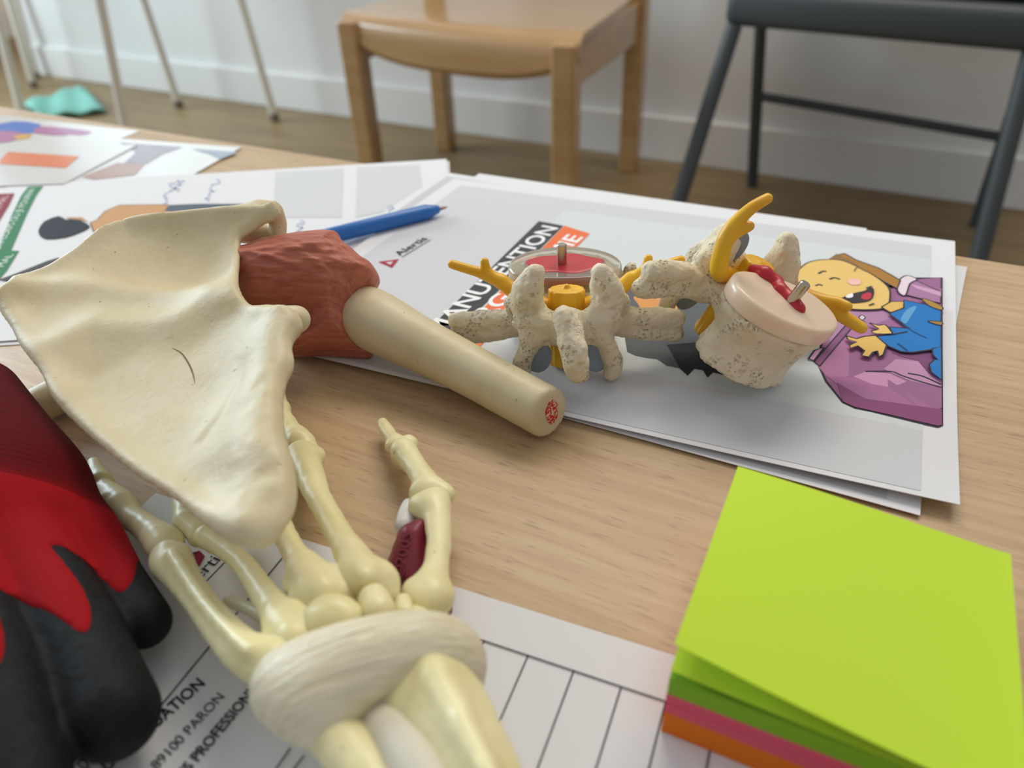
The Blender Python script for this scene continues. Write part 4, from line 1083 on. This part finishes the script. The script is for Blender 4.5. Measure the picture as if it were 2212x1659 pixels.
# middle finger
bones('middle_finger', [[(560, 1040, 0.0085, 26), (560, 980, 0.0080, 22), (556, 920, 0.0070, 22), (556, 860, 0.006, 16)]], 0.002)
bones('hand_bone', [[(584, 1090, 0.0150, 28), (612, 1150, 0.0175, 26), (640, 1200, 0.0195, 28), (668, 1238, 0.0215, 40), (690, 1275, 0.0240, 50)], [(640, 1262, 0.022, 26), (735, 1282, 0.024, 36)], [(735, 1262, 0.0240, 30), (748, 1284, 0.0245, 26)], [(650, 1215, 0.0235, 14), (690, 1268, 0.030, 18)], [(655, 1300, 0.024, 24), (700, 1305, 0.027, 26)]], 0.005)
# index finger
bones('index_finger', [[(606, 890, 0.0080, 20), (625, 925, 0.0090, 22), (648, 958, 0.0105, 29)], [(640, 950, 0.0100, 30), (668, 972, 0.0105, 22)], [(604, 885, 0.008, 22), (590, 830, 0.0065, 18), (580, 790, 0.0055, 13)]], 0.002)
bones('hand_bone', [[(652, 982, 0.0125, 32), (663, 1012, 0.0140, 33), (690, 1078, 0.0175, 27), (728, 1146, 0.0205, 28), (765, 1208, 0.0235, 37), (792, 1252, 0.0255, 46)], [(762, 1252, 0.025, 38), (815, 1252, 0.0255, 36)], [(640, 992, 0.0125, 18), (685, 985, 0.0125, 17)], [(745, 1180, 0.0245, 14), (790, 1245, 0.031, 18)], [(835, 1262, 0.0245, 24), (845, 1290, 0.0235, 20)]], 0.004)
# thumb
bones('thumb_tip', [[(826, 913, 0.0060, 11), (833, 927, 0.0065, 15), (846, 944, 0.0075, 15), (858, 957, 0.0085, 21)], [(846, 964, 0.0085, 16), (880, 962, 0.0090, 24)]], 0.0012)
bones('thumb_bone', [[(872, 974, 0.0100, 29), (892, 1000, 0.0112, 25), (912, 1030, 0.0128, 27), (928, 1060, 0.0140, 36)], [(912, 1068, 0.014, 26), (962, 1068, 0.0145, 23)]], 0.003)
bones('thumb_hand_bone', [[(938, 1088, 0.0155, 37), (944, 1118, 0.0165, 31), (948, 1165, 0.0180, 27), (942, 1220, 0.0195, 29), (930, 1268, 0.0205, 39), (922, 1298, 0.0210, 41)], [(905, 1094, 0.0145, 22), (930, 1100, 0.0155, 24)], [(890, 1276, 0.021, 22), (945, 1290, 0.0205, 34)]], 0.004)
# wrist bones
for L in ([[(685, 1330, 0.0285, 30), (720, 1322, 0.0300, 40), (752, 1330, 0.0300, 32)], [(700, 1352, 0.029, 34), (735, 1350, 0.029, 36)]], [[(808, 1298, 0.0290, 36), (818, 1318, 0.0295, 38)]], [[(871, 1302, 0.0255, 20), (874, 1325, 0.026, 24)]],
          [[(650, 1400, 0.0235, 60), (720, 1400, 0.0230, 60), (800, 1380, 0.0225, 60), (890, 1360, 0.021, 52)]]):
    bones('wrist_bone', L, 0.004)
# forearm bones running out of the picture at the bottom
bones('forearm_bone', [[(650, 1515, 0.0255, 74), (705, 1560, 0.0265, 64), (770, 1640, 0.0275, 58), (850, 1760, 0.029, 56), (930, 1880, 0.031, 56)]], 0.004)
bones('forearm_bone', [[(868, 1455, 0.0215, 88), (915, 1535, 0.0240, 104), (992, 1650, 0.0265, 92), (1075, 1790, 0.029, 72), (1130, 1900, 0.031, 66)],
                       [(950, 1480, 0.0245, 66), (985, 1560, 0.025, 72), (1055, 1690, 0.027, 60)],
                       [(938, 1448, 0.0350, 16), (985, 1535, 0.0375, 16), (1040, 1640, 0.0395, 16), (1100, 1760, 0.041, 15)]], 0.008)
bones('membrane', [[(800, 1540, 0.0250, 40), (850, 1600, 0.0285, 44), (895, 1680, 0.0300, 46), (960, 1800, 0.0315, 44)], [(850, 1570, 0.0270, 36), (905, 1640, 0.0315, 38), (960, 1730, 0.0325, 40)]], 0.006, mt=M['membrane'])
# ligament band over the wrist
lig = [[(632, 1470, 0.0290, 66), (700, 1424, 0.0325, 62), (790, 1398, 0.0345, 60), (880, 1388, 0.0325, 58), (950, 1400, 0.0285, 58), (985, 1440, 0.0240, 46)],
       [(628, 1500, 0.0280, 62), (660, 1535, 0.0285, 62), (700, 1570, 0.027, 50)], [(720, 1490, 0.0315, 60), (800, 1452, 0.0330, 56), (900, 1412, 0.0310, 52)], [(985, 1425, 0.0250, 44), (1000, 1490, 0.0190, 28)]]
def ligx(g_, d_):
    dv = P(960, 1400, 0.03) - P(650, 1490, 0.03); pv = np.array([-dv[1], dv[0]])/np.hypot(dv[0], dv[1])
    t_ = g_.X*pv[0] + g_.Y*pv[1]
    return d_ + 0.00010*np.sin(t_*2*math.pi/0.0023 + 1.5*np.sin(t_*900)) + 0.00008*np.sin(t_*2*math.pi/0.0013)
dl = P(960, 1400, 0.03) - P(650, 1490, 0.03)
nn = N(M['ligament']); vv = nn.coord((1, 1, 1), (0, 0, -math.atan2(dl[1], dl[0]))); mp2 = nn.new('ShaderNodeMapping'); mp2.inputs['Scale'].default_value = (35, 900, 300); nn.link(vv, mp2.inputs['Vector'])
fb = nn.noise(mp2.outputs['Vector'], 1.0, 3, 0.55, 0.4); nn.normal(nn.bump(fb, 0.6, 0.0009)); nn.base(nn.ramp(fb, [(0.3, '#cdc19f'), (0.65, '#dfd6bb')]))
bones('wrist_ligament', lig, 0.010, 0.0009, ligx, M['ligament'])
# thumb muscle with its raised lettering
mus = [(906, 1122), (880, 1132), (864, 1145), (850, 1180), (836, 1222), (842, 1255), (862, 1290), (900, 1300), (940, 1310), (972, 1336), (975, 1300), (950, 1250), (935, 1200), (930, 1150), (922, 1125)]
vm = CC - P(885, 1200, 0.012); vm /= np.linalg.norm(vm)
pl_m = Plane(P(885, 1205, 0.0090), vm*0.7 + UP*0.3)
d, g = puff(mus, pl_m, 0.0075, 0.006, 0.0006, 4)
ms = sdf('thumb_muscle', d, g, M['muscle_dark'], hand, 2, pl_m)
V, Fc = glyphs('\u00a92003', 0.01, 0.12)
a_, b_2 = pl_m.uv(872, 1262), pl_m.uv(893, 1166); ex = b_2 - a_; L_ = np.linalg.norm(ex); ex /= L_; ey = np.array([-ex[1], ex[0]])
x0, x1_ = V[:, 0].min(), V[:, 0].max(); sc = L_/(x1_-x0)
W3 = np.array([pl_m.pt(a_ + ex*(v_2[0]-x0)*sc + ey*(v_2[1])*sc*0.95, 0.00745 + v_2[2]*sc*0.6) for v_2 in V])
obj('raised_lettering', W3, Fc, M['muscle_dark'], ms, False) if False else None
Mi = np.array(hand.matrix_basis.inverted()); o_ = obj('raised_lettering', W3 @ Mi[:3, :3].T + Mi[:3, 3], Fc, M['muscle_dark'], None, False); o_.parent = ms
bones('white_tendon', [[(884, 1092, 0.0120, 17), (880, 1112, 0.0115, 22), (876, 1135, 0.011, 24)]], 0.002, mt=M['white_tendon'])
for L in ([(495, 1298, 0.0100, 14), (535, 1314, 0.0105, 15), (590, 1342, 0.013, 17)], [(532, 1255, 0.0100, 13), (548, 1280, 0.0105, 15), (575, 1315, 0.012, 16)]):
    bones('tendon_stub', [L], mt=M['peg'])

# ------------------------------------------------------------------ work glove
glove = thing('work_glove', 'red knitted work glove with black rubber coated fingers', 'glove', P(120, 1250, 0.0))
gl = [pxchain([(-50, 860, 0.0285, 84), (10, 950, 0.0250, 92), (75, 1050, 0.0200, 106), (105, 1120, 0.0180, 95)]),
      pxchain([(-120, 930, 0.0270, 100), (-60, 1040, 0.0220, 125), (-40, 1140, 0.020, 130)]),
      pxchain([(105, 1090, 0.0170, 84), (185, 1155, 0.0150, 66), (238, 1226, 0.0128, 54), (311, 1343, 0.0115, 58)]),
      pxchain([(10, 1110, 0.0200, 105), (80, 1220, 0.0195, 84), (165, 1370, 0.0180, 88), (243, 1542, 0.0165, 98)]),
      pxchain([(-120, 1180, 0.0210, 120), (-70, 1330, 0.0220, 108), (-10, 1500, 0.0220, 112), (30, 1680, 0.0210, 112), (50, 1800, 0.0200, 108)])]
gl = [dense(*c_) for c_ in gl]
g = chaingrid(gl, 0.0010); d = None
for i, (pts, rad) in enumerate(gl):
    # fingers are flattened: squash in z by scaling the distance field's height
    e_2 = chain(g, pts, rad)
    d = e_2 if d is None else (smin(d, e_2, 0.010) if i == 1 else smin(d, e_2, 0.0022))
# a fold across the back
fo_ = pxchain([(60, 1180, 0.036, 8), (118, 1110, 0.035, 14), (140, 1060, 0.035, 8)])
d = smax(d, -chain(g, *fo_), 0.006)
d = smax(d, -(g.Z - 0.0006), 0.003)
# the red knit reaches down each finger in a rounded tongue; everything past it is dipped in black
tong = [(-400, 700), (60, 780), (140, 900), (215, 1030), (262, 1120), (272, 1175), (268, 1215), (252, 1240), (232, 1244), (205, 1226), (180, 1200), (150, 1190), (118, 1190), (140, 1215), (180, 1268), (201, 1320), (200, 1360), (188, 1381), (160, 1372), (120, 1340), (70, 1320), (20, 1300), (5, 1315), (22, 1360), (36, 1410), (35, 1460), (10, 1505), (-30, 1540), (-120, 1520), (-400, 1500)]
zt_ = 0.026
tw = np.array([P(x_, y_, zt_)[:2] for x_, y_ in tong])
x2, y2 = [np.array(k_) for k_ in np.broadcast_arrays(g.X[:, :, 0], g.Y[:, :, 0])]
st = poly2(x2, y2, catmull(tw, 3))[:, :, None]
dk = smax(smax(d - 0.0005, -st, 0.0008), 0.007 - g.Z, 0.001)
sdf('rubber_coating', smax(d, np.minimum(st - 0.006, g.Z - 0.011 + 0*st), 0.002), g, M['rubber'], glove, 3)
sdf('knitted_shell', dk, g, M['knit'], glove, 3)

# ------------------------------------------------------------------ sticky note cube
pad = thing('sticky_note_pad', 'block of sticky notes, lime on top above pink and orange', 'sticky notes', P(1428, 1578, 0.0004))
cBL = P(1428, 1578, 0.0006)
zt0 = 0.0235
dU = P(1600, 990, 0.028)[:2] - cBL[:2]; dU /= np.linalg.norm(dU); dR = np.array([dU[1], -dU[0]])
SZ = 0.0703
dR3, dU3 = np.array([*dR, 0]), np.array([*dU, 0])
AXP = np.array([dR3, dU3, UP])
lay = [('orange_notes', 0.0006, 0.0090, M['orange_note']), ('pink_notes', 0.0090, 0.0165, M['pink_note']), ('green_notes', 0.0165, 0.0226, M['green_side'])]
rng = np.random.RandomState(2)
for nm_, z0, z1, mt in lay:
    b_3 = MB(); n_ = 8
    for k in range(n_):
        za, zb = z0 + (z1-z0)*k/n_, z0 + (z1-z0)*(k+1)/n_
        j_ = rng.uniform(-0.00012, 0.00012, 2)
        b_3.box(cBL*np.array([1, 1, 0]) + dR3*(SZ/2 + j_[0]) + dU3*(SZ/2 + j_[1]) + UP*(za+zb)/2, (SZ, SZ, (zb-za)), AXP)
    b_3.build(nm_, mt, pad)
def note(name, f, mt):
    V = []; n_ = 40
    for i in range(n_+1):
        for j in range(n_+1):
            s, t = i/n_, j/n_
            V.append(cBL*np.array([1, 1, 0]) + dR3*SZ*s + dU3*SZ*t + f(s, t))
    w_ = n_+1; Fc = [[i*w_+j, (i+1)*w_+j, (i+1)*w_+j+1, i*w_+j+1] for i in range(n_) for j in range(n_)]
    n0 = len(V); V += [v - UP*0.00012 for v in V]
    rim = [i*w_ for i in range(w_)] + [n_*w_+j for j in range(1, w_)] + [i*w_+n_ for i in range(n_-1, -1, -1)] + list(range(n_-1, 0, -1))
    Fc += [[n0+k for k in f_[::-1]] for f_ in Fc] + [[rim[k-1], n0+rim[k-1], n0+rim[k], rim[k]] for k in range(len(rim))]
    auto(obj(name, V, Fc, mt, pad), 50)
note('lifted_note', lambda s, t: UP*(0.0228 + 0.0028*(1-s)**2*(1-t)**1.0), M['green_note'])
note('top_note', lambda s, t: UP*(0.0231 + 0.0122*(1-s)**1.35*(1-0.60*t) + 0.0022*math.sin(2.2*s)*t*(1-s) - 0.0004*s*t), M['green_note'])
